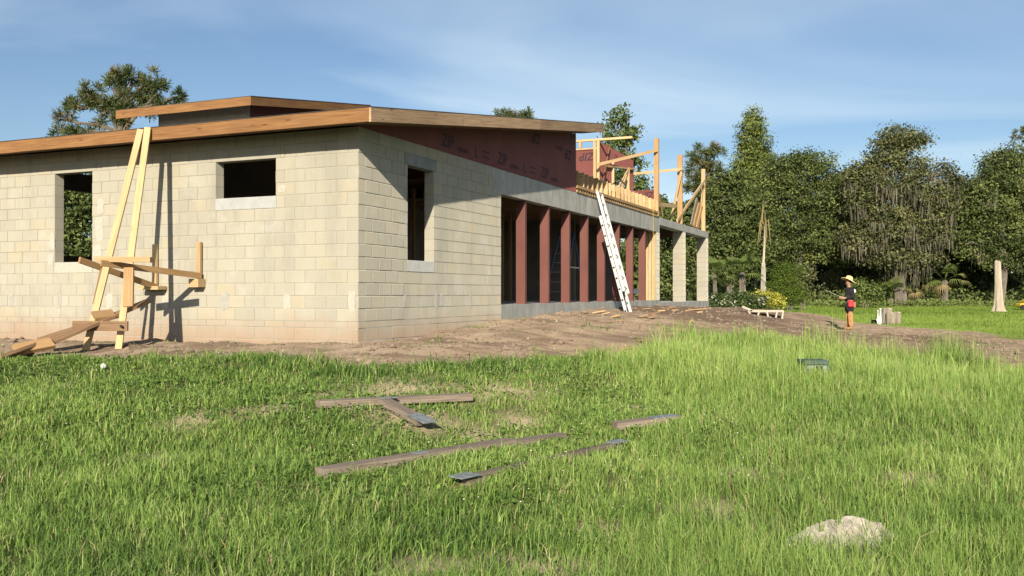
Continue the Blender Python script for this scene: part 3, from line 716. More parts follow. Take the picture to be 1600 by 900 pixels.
# ------------------------------------------------------------------ blue stepladder inside
st = thing('stepladder', 'blue fibreglass stepladder standing inside behind the red posts', 'ladder', H(-1.5, 12.4, -.24))
apex = [H(-1.3, 13.6, 1.75), H(-1.75, 13.6, 1.75)]
for a, nn in zip(apex, (-1.2, -1.85)):
    MB().beam(H(nn, 12.5, -.24), a, .08, .035, (VX,VY,0)).build('front_rail', M_BLUE, st)
    MB().beam(H(nn, 14.3, -.24), a, .06, .03, (VX,VY,0)).build('rear_rail', M_BLUE, st)
for k in range(6):
    t = (k+1)/7
    MB().beam(H(-1.2, 12.5, -.24).lerp(apex[0], t), H(-1.85, 12.5, -.24).lerp(apex[1], t), .08, .025, (VX,VY,0)).build('step', M_ALU, st)
MB().beam(apex[0], apex[1], .16, .05, (VX,VY,0)).build('top_cap', M_BLUE, st)
MB().beam(H(-1.2, 12.5, -.24).lerp(apex[0], .5), H(-1.2, 14.3, -.24).lerp(apex[0], .5), .04, .02).build('spreader', M_ALU, st)
# white folding table beyond the porch pillars
tb = thing('folding_table', 'long white table standing on the porch slab between the block pillars', 'table', H(-2.4, 23.5, -.33))
MB().hbox(-3.0, -1.9, 20.2, 25.4, .12, .17).build('table_top', M_WHITE, tb, bevel=.01)
MB().hbox(-1.9, -1.86, 22.0, 25.4, -.02, .12).build('apron', M_WHITE, tb)
for v in (20.5, 25.1):
    for nn in (-2.9, -2.0):
        MB().beam(H(nn, v, -.33), H(nn, v, .12), .06, .06, (NX,NY,0)).build('leg', M_WHITE, tb)

# ------------------------------------------------------------------ old boards with nail plates lying in the grass
BOARDS = []        # (ax, ay, bx, by, half width) : no blades grow through these
def ground_board(a, b_, wd, lift, parent, mat=W_OLD, name='board', thk=.05):
    a = Vector((a.x, a.y, a.z+lift)); b_ = Vector((b_.x, b_.y, b_.z+lift))
    BOARDS.append((a.x, a.y, b_.x, b_.y, wd/2-.01))
    return MB().beam(a, b_, thk, wd, (0,0,1)).build(name, mat, parent)
def plate(c, d, wd, ln, parent, lift):
    c = Vector((c.x, c.y, c.z+lift)); d = Vector(d).normalized()
    BOARDS.append((c.x-d.x*ln/2, c.y-d.y*ln/2, c.x+d.x*ln/2, c.y+d.y*ln/2, wd/2))
    return MB().beam(c-d*ln/2, c+d*ln/2, .006, wd, (0,0,1)).build('nail_plate', M_GALV, parent)
p0, p1 = G(497, 641), G(735, 629); q0, q1 = G(600, 637), G(660, 670)
t1 = thing('timber_truss', 'weathered tee shaped timber offcut with grey nail plate lying in the grass', 'timber', p0.lerp(p1, .5))
ground_board(p0, p1, .13, .06, t1, thk=.07); ground_board(q0, q1, .13, .063, t1, thk=.068)
plate(q1, (q1-q0), .17, .28, t1, .101); plate(G(606,637), (p1-p0), .09, .17, t1, .099)
p0, p1 = G(500, 746), G(880, 684)
t2 = thing('timber_truss', 'long weathered timber with small nail plate half sunk in the grass', 'timber', p0.lerp(p1, .5))
ground_board(p0, p1.lerp(p0, .25), .14, .035, t2, thk=.065); ground_board(p1.lerp(p0, .24), p1, .13, .02, t2, thk=.05); plate(p0.lerp(p1, .36), p1-p0, .09, .12, t2, .072)
p0, p1 = G(960, 672), G(1062, 660)
t3 = thing('timber_truss', 'short grey timber end with pale metal plate in taller grass', 'timber', p0.lerp(p1, .5))
ground_board(p0, p1, .15, .04, t3, thk=.065); plate(p0.lerp(p1, .74), p1-p0, .15, .26, t3, .077)
p0, p1 = G(726, 760), G(968, 702)
t4 = thing('timber_truss', 'thin brown timber with a metal plate at each end in the grass', 'timber', p0.lerp(p1, .5))
ground_board(p0, p1, .07, .035, t4, thk=.07); plate(p0, p1-p0, .15, .19, t4, .075); plate(p1.lerp(p0, .02), p1-p0, .12, .18, t4, .075)
# small white ball on the grass
wb = G(162, 581); bl = bpy.data.meshes.new('white_ball')
import bmesh
bm_ = bmesh.new(); bmesh.ops.create_icosphere(bm_, subdivisions=2, radius=.035); bm_.to_mesh(bl); bm_.free(); bl.materials.append(M_WHITE)
wbo = link(bpy.data.objects.new('white_ball', bl)); wbo.location = wb+Vector((0,0,.07)); tag(wbo, 'small white ball lying in the grass before the scaffold', 'ball')
# sandy ant mound
mu = []; NR, NA = 9, 26
mx0, my0 = MOUND
for i in range(NR+1):
    for k in range(NA):
        r = i/NR; a = 2*math.pi*k/NA
        x = mx0 + math.cos(a)*r*.36*(1+.18*math.sin(2*a+1)); y = my0 + math.sin(a)*r*.27*(1+.15*math.sin(3*a))
        hgt = .14*max(0, 1-r**2)**.9 + (float(vnoise(np.array([x*14]), np.array([y*14]), 8)[0])-.5)*.085*(1-r*.5)
        mu.append((x, y, gz(x, y) + hgt - .025*(r > .98)))
mf = [(i*NA+k, i*NA+(k+1)%NA, (i+1)*NA+(k+1)%NA, (i+1)*NA+k) for i in range(NR) for k in range(NA)]
tag(np_mesh('ant_mound', np.array(mu), np.array(mf), M_MOUND, smooth=True), 'pale sandy ant mound half overgrown in the near grass', 'mound')
# green utility box in the tall grass
ub = G(1277, 596)
ubx = thing('utility_box', 'low green utility pedestal box almost hidden by tall grass', 'utility box', ub)
Yb = ub.y
def ubp(px, py): return P(px, py, Yb)
x0, x1 = ubp(1256, 0).x, ubp(1298, 0).x; zt = ubp(0, 563).z; zb = ub.z-.02
MB().box(x0+.02, x1-.05, Yb, Yb+.32, zb, zt-.07).build('cabinet', M_BOXGREY, ubx, bevel=.012)
MB().box(x0, x1-.03, Yb-.02, Yb+.34, zt-.065, zt).build('lid', M_BOXGREEN, ubx, bevel=.012)
MB().box(x1-.045, x1, Yb+.02, Yb+.30, zb, zt-.08).build('side_vent', M_BOXGREEN, ubx, bevel=.008)
MB().box(x0+.16, x0+.26, Yb-.035, Yb-.001, zt-.16, zt-.08).build('latch', M_BLACK, ubx, bevel=.004)

# ------------------------------------------------------------------ wood scraps, stones and clods on the bare soil
SPOT = [(935,490,18),(962,497,13),(968,503,9),(1010,484,12),(1022,492,14),(1033,487,10),(1046,483,16),(1005,496,13),(1090,486,26),(1093,489,8),(1079,505,6),(1000,535,8),(982,547,20),(915,491,7),(946,493,11),(1018,499,9),(1055,486,9),(1075,487,9)]
for i, (px, py, ln) in enumerate(SPOT):
    g = G(px, py); L = ln*g.y/F*1.2; a = random.uniform(-.5, .5)
    d = Vector((math.cos(a), math.sin(a), 0))*L/2
    mt_, tone = ((W_NEW, 'pale yellow'), (W_POST, 'tan'), (W_RAMP, 'dark brown'))[(i*7+i//3) % 3]; size_ = 'long' if ln >= 13 else 'short'
    tag(MB().beam(g-d+Vector((0,0,.02)), g+d+Vector((0,0,.03+random.uniform(0,.05))), random.uniform(.02,.04), random.uniform(.04,.09), (0,0,1)).build('wood_scrap', mt_),
        size_+' '+tone+' lumber offcut lying on the bare soil by the house', 'offcut', 'lumber offcuts scattered on the soil')
def chunks(name, pts, sizes, mat, label=None):
    base = np.array([(1,0,0),(-1,0,0),(0,1,0),(0,-1,0),(0,0,.8),(0,0,-.6)], float)
    fc = np.array([(0,2,4),(2,1,4),(1,3,4),(3,0,4),(2,0,5),(1,2,5),(3,1,5),(0,3,5)])
    n_ = len(pts)
    V = base[None]*RNG.uniform(.55, 1.3, (n_, 6, 1))*sizes[:,None,None]
    an = RNG.uniform(0, 6.28, n_); c, s = np.cos(an)[:,None], np.sin(an)[:,None]
    V = np.stack([V[...,0]*c-V[...,1]*s, V[...,0]*s+V[...,1]*c, V[...,2]*.7], -1) + pts[:,None,:]
    return tag(np_mesh(name, V.reshape(-1,3), (fc[None]+np.arange(n_)[:,None,None]*6).reshape(-1,3), mat), kind='stuff')
cx = RNG.uniform(-12, 16, 40000); cy = 11+ RNG.random(40000)**1.4*26
inh = lambda x, y: (((x-CX)*NX+(y-CY)*NY) < .03) & (((x-CX)*VX+(y-CY)*VY) > -.03) & (((x-CX)*VX+(y-CY)*VY) < 27.1)
keep = (dirt_sd(cx, cy)+(fbm(cx*.9, cy*.9, 5)-.5)*1.5 < 0) & ~inh(cx, cy) & (np.abs(cx) < cy*.66) & (fbm(cx*1.1, cy*1.1, 55) + RNG.uniform(-.2,.2,40000) > .48)
cx, cy = cx[keep], cy[keep]
sz = RNG.random(len(cx))**5*.085+.008
chunks('soil_clods', np.stack([cx, cy, gh(cx, cy)+E], -1), sz, M_CLOD)
sel = RNG.random(len(cx)) < .05
chunks('pale_stones', np.stack([cx[sel]+.2, cy[sel]+.1, gh(cx[sel]+.2, cy[sel]+.1)+E], -1), RNG.random(sel.sum())**3*.03+.01, M_PALE)

# ------------------------------------------------------------------ grass
def blades(x, y, length, width, lean, tint, name, mat):
    n_ = len(x); z = gh(x, y)+E-.012
    if name == 'grass': z = z + .10*np.clip(1-(np.hypot((x-MOUND[0])/.30, (y-MOUND[1])/.27))**2, 0, 1)**.9
    a = RNG.uniform(0, 2*np.pi, n_); fx, fy = np.cos(a), np.sin(a)
    b2 = a + RNG.uniform(-.9, .9, n_) + np.pi/2; lx, ly = np.cos(b2)*lean*length, np.sin(b2)*lean*length
    V = np.empty((n_, 5, 3))
    w2 = width/2
    V[:,0] = np.stack([x-fx*w2, y-fy*w2, z], -1); V[:,1] = np.stack([x+fx*w2, y+fy*w2, z], -1)
    mxx, myy, mz = x+lx*.32, y+ly*.32, z+length*.6
    V[:,2] = np.stack([mxx+fx*w2*.8, myy+fy*w2*.8, mz], -1); V[:,3] = np.stack([mxx-fx*w2*.8, myy-fy*w2*.8, mz], -1)
    V[:,4] = np.stack([x+lx, y+ly, z+length*np.sqrt(np.clip(1-(lean*.75)**2, .1, 1))], -1)
    me = bpy.data.meshes.new(name)
    me.vertices.add(n_*5); me.vertices.foreach_set('co', V.astype(np.float32).ravel())
    off = (np.arange(n_)*5)[:,None]
    lp_ = np.concatenate([np.array([[0,1,2,3]])+off, np.array([[3,2,4]])+off], 1).astype(np.int32)
    me.loops.add(lp_.size); me.loops.foreach_set('vertex_index', lp_.ravel())
    ls = (np.arange(n_)*7)[:,None] + np.array([[0,4]])
    me.polygons.add(n_*2); me.polygons.foreach_set('loop_start', ls.astype(np.int32).ravel())
    at = me.attributes.new('tint', 'FLOAT', 'POINT'); at.data.foreach_set('value', np.repeat(tint, 5).astype(np.float32))
    me.materials.append(mat); me.update(calc_edges=True)
    o = link(bpy.data.objects.new(name, me)); WM[o] = Matrix.Identity(4)
    return tag(o, kind='stuff')
def sample(y0, y1, dens0, yref, power, half=.70):
    """points in the view wedge (with margin) whose density falls with distance"""
    ys = np.linspace(y0, y1, 600); wgt = 2*half*ys*dens0*(yref/ys)**power
    cdf = np.cumsum(wgt); tot = cdf[-1]*(ys[1]-ys[0]); cdf = cdf/cdf[-1]
    n_ = int(tot); y = np.interp(RNG.random(n_), cdf, ys); x = RNG.uniform(-half, half, n_)*y
    return x, y
def off_boards(x, y, pad=0.0):
    ok = np.ones(len(x), bool)
    for ax, ay, bx, by, hw in BOARDS:
        ex, ey = bx-ax, by-ay; t = np.clip(((x-ax)*ex+(y-ay)*ey)/(ex*ex+ey*ey+1e-9), 0, 1)
        ok &= np.hypot(x-ax-t*ex, y-ay-t*ey) > hw+pad
    return ok
gxp, gyp = sample(3.6, 22, 6600, 5, 1.3)
e = dirt_sd(gxp, gyp) + (fbm(gxp*.9, gyp*.9, 5)-.5)*1.5 + (fbm(gxp*4, gyp*4, 6)-.5)*.5
pk = np.clip(e/.45+.35, .0, 1)
pk = np.where(e < -.1, np.where(fbm(gxp*1.6, gyp*1.6, 71) > .62, .10, .008), pk)
for p, r in STRAWP: pk *= 1-.88*np.exp(-(((gxp-p.x)/r)**2+((gyp-p.y)/r)**2))
dm = np.hypot((gxp-MOUND[0])/.30, (gyp-MOUND[1])/.27); pk *= np.clip((dm-.55)/.5, .22, 1)
cl = .5*fbm(gxp*2.6, gyp*2.6, 13)+.5*fbm(gxp*7, gyp*7, 14); pk *= np.clip(-.75+2.9*cl, .10, 1)
ok = (RNG.random(len(gxp)) < pk) & off_boards(gxp, gyp) & ~inh(gxp, gyp)
gxp, gyp, e = gxp[ok], gyp[ok], e[ok]
def smooth(t): t = np.clip(t, 0, 1); return t*t*(3-2*t)
pxp = 800+F*gxp/gyp
right = smooth((pxp-760)/420)
ridge = smooth((gyp-9.5)/3.5)*smooth((gxp-.9)/1.6)*smooth((19.5-gyp)/2)
patchy = .55*fbm(gxp*.8, gyp*.8, 33)+.45*fbm(gxp*4.2, gyp*4.2, 34)
Lg = (.085 + .04*smooth((9-gyp)/4) + .035*right + .16*ridge)*(.22+1.55*patchy)*RNG.uniform(.4, 1.4, len(gxp))
nb = np.ones(len(gxp)); 
near_board = ~off_boards(gxp, gyp, .10); Lg[near_board] *= .7
front = (np.abs(gxp-ub.x) < .42) & (gyp > ub.y-1.2) & (gyp < ub.y+.4); Lg[front] *= .72
Lg[e < .0] *= .6
tuf = (e > -.05) & (e < .7) & (fbm(gxp*1.3, gyp*1.3, 47) > .52); Lg[tuf] *= 1.7
onm = dm[ok] < 1.0; Lg[onm] *= .7
lonely = RNG.random(len(gxp)) < .025; Lg[lonely] *= 1.7
wd = .0043*(gyp/5)**.75*RNG.uniform(.65, 1.35, len(gxp))*(1+.35*(1-right))
lean = np.clip(RNG.normal(.58, .30, len(gxp)) - .26*ridge - .08*right, .03, 1.05)
col = .39 + .50*(fbm(gxp*.5, gyp*.5, 61)-.5) + .42*(fbm(gxp*1.9, gyp*1.9, 62)-.5) + .25*(fbm(gxp*6, gyp*6, 63)-.5) + .10*right + .16*ridge + RNG.normal(0, .21, len(gxp)) - .10*smooth((gyp-9.5)/2)*(1-right)
col = np.clip(col, 0, .88); dry = RNG.random(len(gxp)) < .045 + .05*(fbm(gxp*1.3, gyp*1.3, 64) > .62); col[dry] = RNG.uniform(.9, 1, dry.sum())
blades(gxp, gyp, Lg, wd, lean, col, 'grass', L_GRASS)
# far lawn beyond the dirt track
fx_ = RNG.uniform(6, 62, 150000); fy_ = 21 + RNG.random(150000)*62
kp = (np.abs(fx_) < fy_*.66) & (dirt_sd(fx_, fy_)+(fbm(fx_*.9, fy_*.9, 5)-.5)*1.5 > .1) & ~inh(fx_, fy_)
fx_, fy_ = fx_[kp], fy_[kp]
blades(fx_, fy_, RNG.uniform(.05, .15, len(fx_))*(.7+.6*fbm(fx_*.3, fy_*.3, 3)), .012*(fy_/20)**.9, np.clip(RNG.normal(.45,.2,len(fx_)),.05,1), np.clip(.45+.5*(fbm(fx_*.25, fy_*.25, 7)-.5)+RNG.normal(0,.2,len(fx_)),0,1), 'lawn', L_LAWN)
# broad leaved clover mat between the blades
kx, ky = sample(4.2, 13.5, 900, 5, 1.0, .66)
ok = (dirt_sd(kx, ky)+(fbm(kx*.9, ky*.9, 5)-.5)*1.5 > .05) & (fbm(kx*.75, ky*.75, 93) + .25*(fbm(kx*4, ky*4, 94)-.5) - .16*smooth((800+F*kx/ky-900)/500) > .46) & off_boards(kx, ky) & (np.hypot(kx-MOUND[0], ky-MOUND[1]) > .3)
kx, ky = kx[ok], ky[ok]; nk = len(kx)
kc = np.stack([kx, ky, gh(kx, ky)+E+RNG.uniform(.01,.06,nk)], -1); ks = (RNG.uniform(.014,.03,nk)*(ky/5)**.55)[:,None]
ka = RNG.uniform(0, 6.28, nk); kn_ = RNG.normal(0, .35, (nk, 2)); k1 = np.stack([np.cos(ka), np.sin(ka), kn_[:,0]], -1); k2 = np.stack([-np.sin(ka), np.cos(ka), kn_[:,1]], -1)
KV = np.stack([kc-k1*ks*.6, kc+k2*ks*.5, kc+k1*ks*.6, kc-k2*ks*.5], 1).reshape(-1, 3)
tag(np_mesh('clover', KV, np.arange(nk*4).reshape(-1, 4), L_GRASS, {'tint': np.repeat(np.clip(.30+.5*(fbm(kx*1.5, ky*1.5, 95)-.5)+RNG.normal(0,.14,nk), 0, .85), 4)}), kind='stuff')
# clover heads
wx, wy = sample(6, 13, 14, 8, .3, .58)
ok = (dirt_sd(wx, wy) > .3) & (fbm(wx*.9, wy*.9, 91) > .5) & (wx < 2.2) & off_boards(wx, wy)
wx, wy = wx[ok], wy[ok]
chunks('clover_heads', np.stack([wx, wy, gh(wx, wy)+E+RNG.uniform(.06,.13,len(wx))], -1), RNG.uniform(.004,.009,len(wx)), M_FLOWER)

# ------------------------------------------------------------------ trees and shrubs
def unit(n_):
    v = RNG.normal(size=(n_, 3)); return v/np.linalg.norm(v, axis=1, keepdims=True)
def leaf_quads(c, out, size, aspect=.55, up=.35, rnd=1.0):
    """diamond leaf sprays at points c facing roughly outwards"""
    n_ = len(c)
    nrm = out*.7 + unit(n_)*rnd + np.array([0, 0, up]); nrm /= np.linalg.norm(nrm, axis=1, keepdims=True)
    t = np.cross(nrm, unit(n_)); t /= np.linalg.norm(t, axis=1, keepdims=True)+1e-9; s = np.cross(nrm, t)
    L = size[:,None]; bend = nrm*L*.18
    V = np.stack([c-t*L*.5-bend, c+s*L*aspect*.5, c+t*L*.5-bend, c-s*L*aspect*.5], 1)
    return V.reshape(-1, 3), np.arange(n_*4).reshape(-1, 4)
def needle_tufts(c, out, k, ln, wd):
    n_ = len(c); c = np.repeat(c, k, 0); d = np.repeat(out, k, 0)*.5 + unit(n_*k) + np.array([0,0,.25]); d /= np.linalg.norm(d, axis=1, keepdims=True)
    s = np.cross(d, unit(n_*k)); s /= np.linalg.norm(s, axis=1, keepdims=True)+1e-9
    L = (ln*RNG.uniform(.6, 1.2, n_*k))[:,None]; W = wd
    V = np.stack([c-s*W*.3, c+s*W*.3, c+d*L+s*W, c+d*L-s*W], 1)
    return V.reshape(-1, 3), np.arange(n_*k*4).reshape(-1, 4)
def crown_points(lobes, D, nclump, per, sigma, hollow=.35):
    """clumps of points through a set of ellipsoid lobes given in photo pixels at distance D"""
    C_, O_, T_ = [], [], []
    area = np.array([lb[2]*lb[3] for lb in lobes], float); area /= area.sum()
    for (lb, a) in zip(lobes, area):
        px, py, rx, ry = lb[:4]; dy = lb[4] if len(lb) > 4 else 0
        c = np.array(P(px, py, D+dy)); R = np.array([rx*D/F, (rx+ry)*.5*D/F*.9, ry*D/F])
        k = max(3, int(nclump*a)); d = unit(k)
        r = hollow + (1-hollow)*RNG.random(k)**.55
        r *= .72 + .55*vnoise(d[:,0]*2.6+px, d[:,2]*2.6+py, 5)
        cc = c + d*R*r[:,None]
        ti = np.clip(.46 + .30*RNG.normal(size=k), 0, 1)
        pts = np.repeat(cc, per, 0) + RNG.normal(size=(k*per, 3))*sigma*np.array([1.15, 1.15, .75])
        C_.append(pts); o = pts-c; O_.append(o/(np.linalg.norm(o, axis=1, keepdims=True)+1e-9)); T_.append(np.repeat(ti, per))
    return np.concatenate(C_), np.concatenate(O_), np.concatenate(T_)
def limb(mb, a, b_, r0, r1, n_=5, wob=.12):
    a, b_ = Vector(a), Vector(b_); L = (b_-a).length
    pts = [a.lerp(b_, i/n_) + (Vector((random.uniform(-1,1), random.uniform(-1,1), random.uniform(-.6,.6)))*L*wob*.5 if 0 < i < n_ else Vector()) + Vector((0,0,math.sin(math.pi*i/n_)*L*.05)) for i in range(n_+1)]
    mb.tube(pts, [r0+(r1-r0)*i/n_ for i in range(n_+1)], 6)
def tree(name, label, cat, px, D, lobes, leafmat, nclump=260, per=40, sigma=.38, size=.26, trunk_r=.28, bark=M_BARK, group=None, tuft=False, hollow=.35,
         moss=0, limbs=True, tilt=0, fork=None, bare=0, aspect=.55, up=.35):
    x = (px-800)/F*D; base = Vector((x, D, gz(x, D)-.05))
    t = thing(name, label, cat, base, 0, group)
    top = P(sum(l_[0] for l_ in lobes)/len(lobes), min(l_[1]-.3*l_[3] for l_ in lobes), D)
    fk = base.lerp(top, fork or .4)
    mb = MB(); hgt = top.z-base.z
    pts = [base, base.lerp(fk, .06), base.lerp(fk, .5)+Vector((random.uniform(-.02,.02)*hgt, 0, 0)), fk, fk.lerp(top, .55)+Vector((random.uniform(-.02,.02)*hgt,0,0)), top]
    mb.tube(pts, [trunk_r*1.5, trunk_r, trunk_r*.85, trunk_r*.7, trunk_r*.35, .03], 9)
    if limbs:
        for lb in lobes:
            c = P(lb[0], lb[1]+lb[3]*.2, D+(lb[4] if len(lb) > 4 else 0))
            s0 = fk.lerp(top, max(0, min(.8, random.uniform(-.1,.3)+ (c.z-fk.z)/max(1,(top.z-fk.z))*.6)))
            limb(mb, s0, c, trunk_r*.4, .04)
            for q in range(3):
                dd = Vector(unit(1)[0]); R = lb[2]*D/F*.8
                limb(mb, c.lerp(s0, .3), c+Vector((dd.x*R, dd.y*R, dd.z*lb[3]*D/F*.7)), trunk_r*.18, .02, 4)
    for q in range(bare):
        lb = random.choice(lobes); c = P(lb[0], lb[1], D); dd = Vector(unit(1)[0]); dd.y = -abs(dd.y)
        limb(mb, fk.lerp(c, .5), c+dd*(lb[2]*D/F*1.0), trunk_r*.22, .03, 5, .2)
    mb.build('trunk', bark, t, smooth=True)
    pts, out, ti = crown_points(lobes, D, nclump, per, sigma, hollow)
    if tuft:
        V, Fq = needle_tufts(pts, out, tuft[0], tuft[1], tuft[2]); tt = np.repeat(np.clip(np.repeat(ti, tuft[0])+RNG.normal(0,.14,len(pts)*tuft[0]),0,1), 4)
    else:
        V, Fq = leaf_quads(pts, out, size*RNG.uniform(.45, 1.7, len(pts)), aspect, up); tt = np.repeat(np.clip(ti+RNG.normal(0,.15,len(pts)),0,1), 4)
    np_mesh('crown', V, Fq, leafmat, {'tint': tt}, t)
    if moss:
        low = np.where((out[:,2] < .1) & (pts[:,2] < np.percentile(pts[:,2], 78)))[0]; pick = RNG.choice(low, moss); a = pts[pick]; k = 20
        a = np.repeat(a, k, 0)+RNG.normal(size=(moss*k,3))*np.array([.30,.30,.14]); n_ = len(a)
        L = np.repeat(RNG.random(moss)**2*1.5+.3, k)*RNG.uniform(.4, 1.1, n_); an = RNG.uniform(0, 6.28, n_); W = RNG.uniform(.02,.05,n_)
        s = np.stack([np.cos(an)*W, np.sin(an)*W, 0*W], -1); dn = np.stack([RNG.normal(0,.06,n_), RNG.normal(0,.06,n_), -L], -1)
        V = np.stack([a-s, a+s, a+dn*.6+s*1.1, a+dn*.6-s*.9, a+dn], 1)
        Fm = np.concatenate([np.stack([np.arange(n_)*5+i for i in (0,1,2)],1), np.stack([np.arange(n_)*5+i for i in (0,2,3)],1), np.stack([np.arange(n_)*5+i for i in (3,2,4)],1)])
        tag(np_mesh('hanging_moss', V.reshape(-1,3), Fm, L_MOSS, {'tint': np.repeat(RNG.random(n_), 5)}, t), kind='stuff')
    return t
G_T = 'trees along the woodland edge'
tree('pine_tree', 'spreading pine with open crown rising behind the front roof', 'pine', 200, 50,
     [(115,166,17,9),(140,146,18,10),(160,158,17,9),(178,126,13,11),(192,120,11,10),(212,118,11,11),(238,124,12,11),(246,140,11,10),(205,148,18,10),(225,152,15,10),(170,168,20,8),(205,172,17,8),(238,170,13,8),(98,186,11,8),(92,204,9,8),(118,208,15,7),(142,206,13,6),(276,152,13,9),(262,162,10,6),(190,188,17,6),(150,186,14,6)],
     L_PINE, nclump=150, per=1, sigma=.1, trunk_r=.36, tuft=(54,.44,.022), hollow=.45, fork=.5)
tree('pine_tree', 'pine whose top just clears the rake board of the roof', 'pine', 800, 62, [(785,181,17,9),(812,182,17,9),(800,196,34,16),(790,216,36,18),(815,225,32,20)], L_PINE, nclump=190, per=1, sigma=.1, trunk_r=.24, tuft=(40,.46,.026), hollow=.1, fork=.7)
tree('broadleaf_tree', 'airy bright green tree standing behind the upper deck framing', 'tree', 975, 62,
     [(968,182,20,14),(985,200,18,14),(952,205,16,20),(972,222,26,18),(955,240,20,18),(985,250,26,18),(1000,285,26,18),(960,275,24,20),(985,310,30,18),(1010,318,24,16),(1035,322,22,20)],
     L_LIGHT, nclump=230, per=26, sigma=.22, size=.20, trunk_r=.17, hollow=.1, group=G_T, fork=.3)
tree('pine_tree', 'thin tufted pine behind the tall deck posts', 'pine', 1098, 80, [(1092,240,16,12),(1115,236,14,12),(1085,262,17,14),(1110,262,20,14),(1122,280,16,16),(1090,288,24,14),(1105,305,26,14)], L_PINE, nclump=190, per=1, sigma=.1, trunk_r=.2, tuft=(34,.5,.03), hollow=.1, group=G_T, fork=.6)
tree('conifer_tree', 'tall dense egg shaped conifer standing above the oaks', 'conifer', 1180, 92,
     [(1177,180,9,12),(1176,200,17,18),(1178,226,24,22),(1172,246,24,22),(1186,252,24,24),(1170,275,26,22),(1190,280,24,24),(1178,310,32,30)], L_CONIF, nclump=520, per=56, sigma=.32, size=.22, trunk_r=.3, group=G_T, fork=.3, aspect=.4, up=.6)
tree('oak_tree', 'broad dense live oak beside the tall conifer', 'oak', 1245, 80,
     [(1232,262,34,24),(1265,258,30,26),(1212,275,24,22),(1290,282,26,22),(1240,300,50,26),(1200,315,30,28),(1280,325,40,28),(1230,350,44,30),(1310,340,24,30),(1270,380,48,30),(1215,390,34,30),(1312,390,28,34)],
     L_OAK, nclump=540, per=100, sigma=.36, size=.185, trunk_r=.42, group=G_T, bare=5, hollow=.3)
tree('oak_tree', 'live oak draped in grey hanging moss', 'oak', 1408, 76,
     [(1405,212,30,20),(1385,228,24,16),(1430,222,20,16),(1400,250,44,22),(1360,262,26,18),(1345,285,24,22),(1440,262,22,16),(1400,295,52,26),(1355,320,34,28),(1440,305,34,26),(1478,262,16,12),(1485,285,20,14),(1470,320,30,28),(1395,350,44,30),(1345,370,30,28),(1440,360,44,30),(1395,400,40,24),(1440,405,36,22)],
     L_OLIVE, nclump=540, per=92, sigma=.36, size=.18, trunk_r=.5, group=G_T, moss=240, bare=6, hollow=.25)
tree('oak_tree', 'dark spreading oak behind the bleached dead trunk', 'oak', 1560, 78,
     [(1570,250,28,20),(1550,268,26,20),(1590,268,28,22),(1530,292,26,20),(1565,300,44,26),(1610,300,34,30),(1512,320,22,22),(1545,340,40,28),(1600,345,44,30),(1520,375,34,30),(1575,390,44,30),(1630,380,40,40),(1660,320,40,40)],
     L_OAK, nclump=560, per=100, sigma=.36, size=.185, trunk_r=.45, group=G_T, moss=60, bare=8, hollow=.3)
tree('pine_tree', 'distant pine with a single tuft showing over the oaks', 'pine', 1604, 104, [(1590,214,8,8),(1612,205,14,12),(1622,225,20,14),(1605,240,24,14),(1625,260,26,18)], L_PINE, nclump=130, per=1, sigma=.1, trunk_r=.22, tuft=(34,.5,.04), hollow=.1, group=G_T, fork=.7)
tree('oak_tree', 'rounded mid green oak between the conifer and the porch', 'oak', 1140, 72,
     [(1143,284,18,14),(1120,300,20,16),(1135,302,24,18),(1165,312,26,20),(1120,330,26,24),(1155,345,36,26),(1185,350,26,26),(1130,375,34,28),(1175,390,36,28),(1110,400,24,28),(1150,420,36,24)], L_OAK, nclump=380, per=70, sigma=.32, size=.20, trunk_r=.3, group=G_T, bare=4, hollow=.3)
tree('broadleaf_tree', 'dark leafy tree behind the porch pillars', 'tree', 1060, 66,
     [(1045,345,24,22),(1070,360,28,24),(1030,375,26,26),(1060,400,36,28),(1085,420,26,24),(1035,425,26,24),(1050,448,40,18)], L_OAK, nclump=300, per=36, sigma=.3, size=.22, trunk_r=.2, group=G_T, hollow=.2)
tree('broadleaf_tree', 'leafy tree seen through the steel posts and far opening', 'tree', 992, 58,
     [(985,390,30,24),(1005,410,26,24),(975,425,26,24),(1000,445,36,18)], L_LIGHT, nclump=170, per=36, sigma=.26, size=.20, trunk_r=.15, hollow=.15)
tree('broadleaf_tree', 'dark tree seen through the tall front window', 'tree', 120, 52,
     [(105,300,30,30),(135,330,28,34),(95,350,30,30),(125,385,36,30),(150,300,30,30)], L_OAK, nclump=240, per=34, sigma=.3, size=.22, trunk_r=.2, hollow=.15, bare=4)
tree('oak_tree', 'oak with bare grey twigs behind the worker', 'oak', 1345, 84,
     [(1312,285,20,16),(1335,276,20,15),(1325,318,26,22),(1345,310,22,20),(1340,345,26,22),(1320,380,30,26),(1350,405,30,26),(1330,430,34,24)], L_OLIVE, nclump=300, per=44, sigma=.38, size=.27, trunk_r=.25, group=G_T, moss=150, bare=7, bark=M_PALEBARK)
tree('oak_tree', 'low dark oak between the mossy oak and the dead trunk', 'oak', 1500, 86,
     [(1500,298,20,16),(1515,312,20,18),(1495,330,26,24),(1510,365,30,26),(1485,395,30,26),(1515,420,34,24),(1490,435,30,20)], L_DARK, nclump=300, per=50, sigma=.42, size=.3, trunk_r=.3, group=G_T, bare=4)
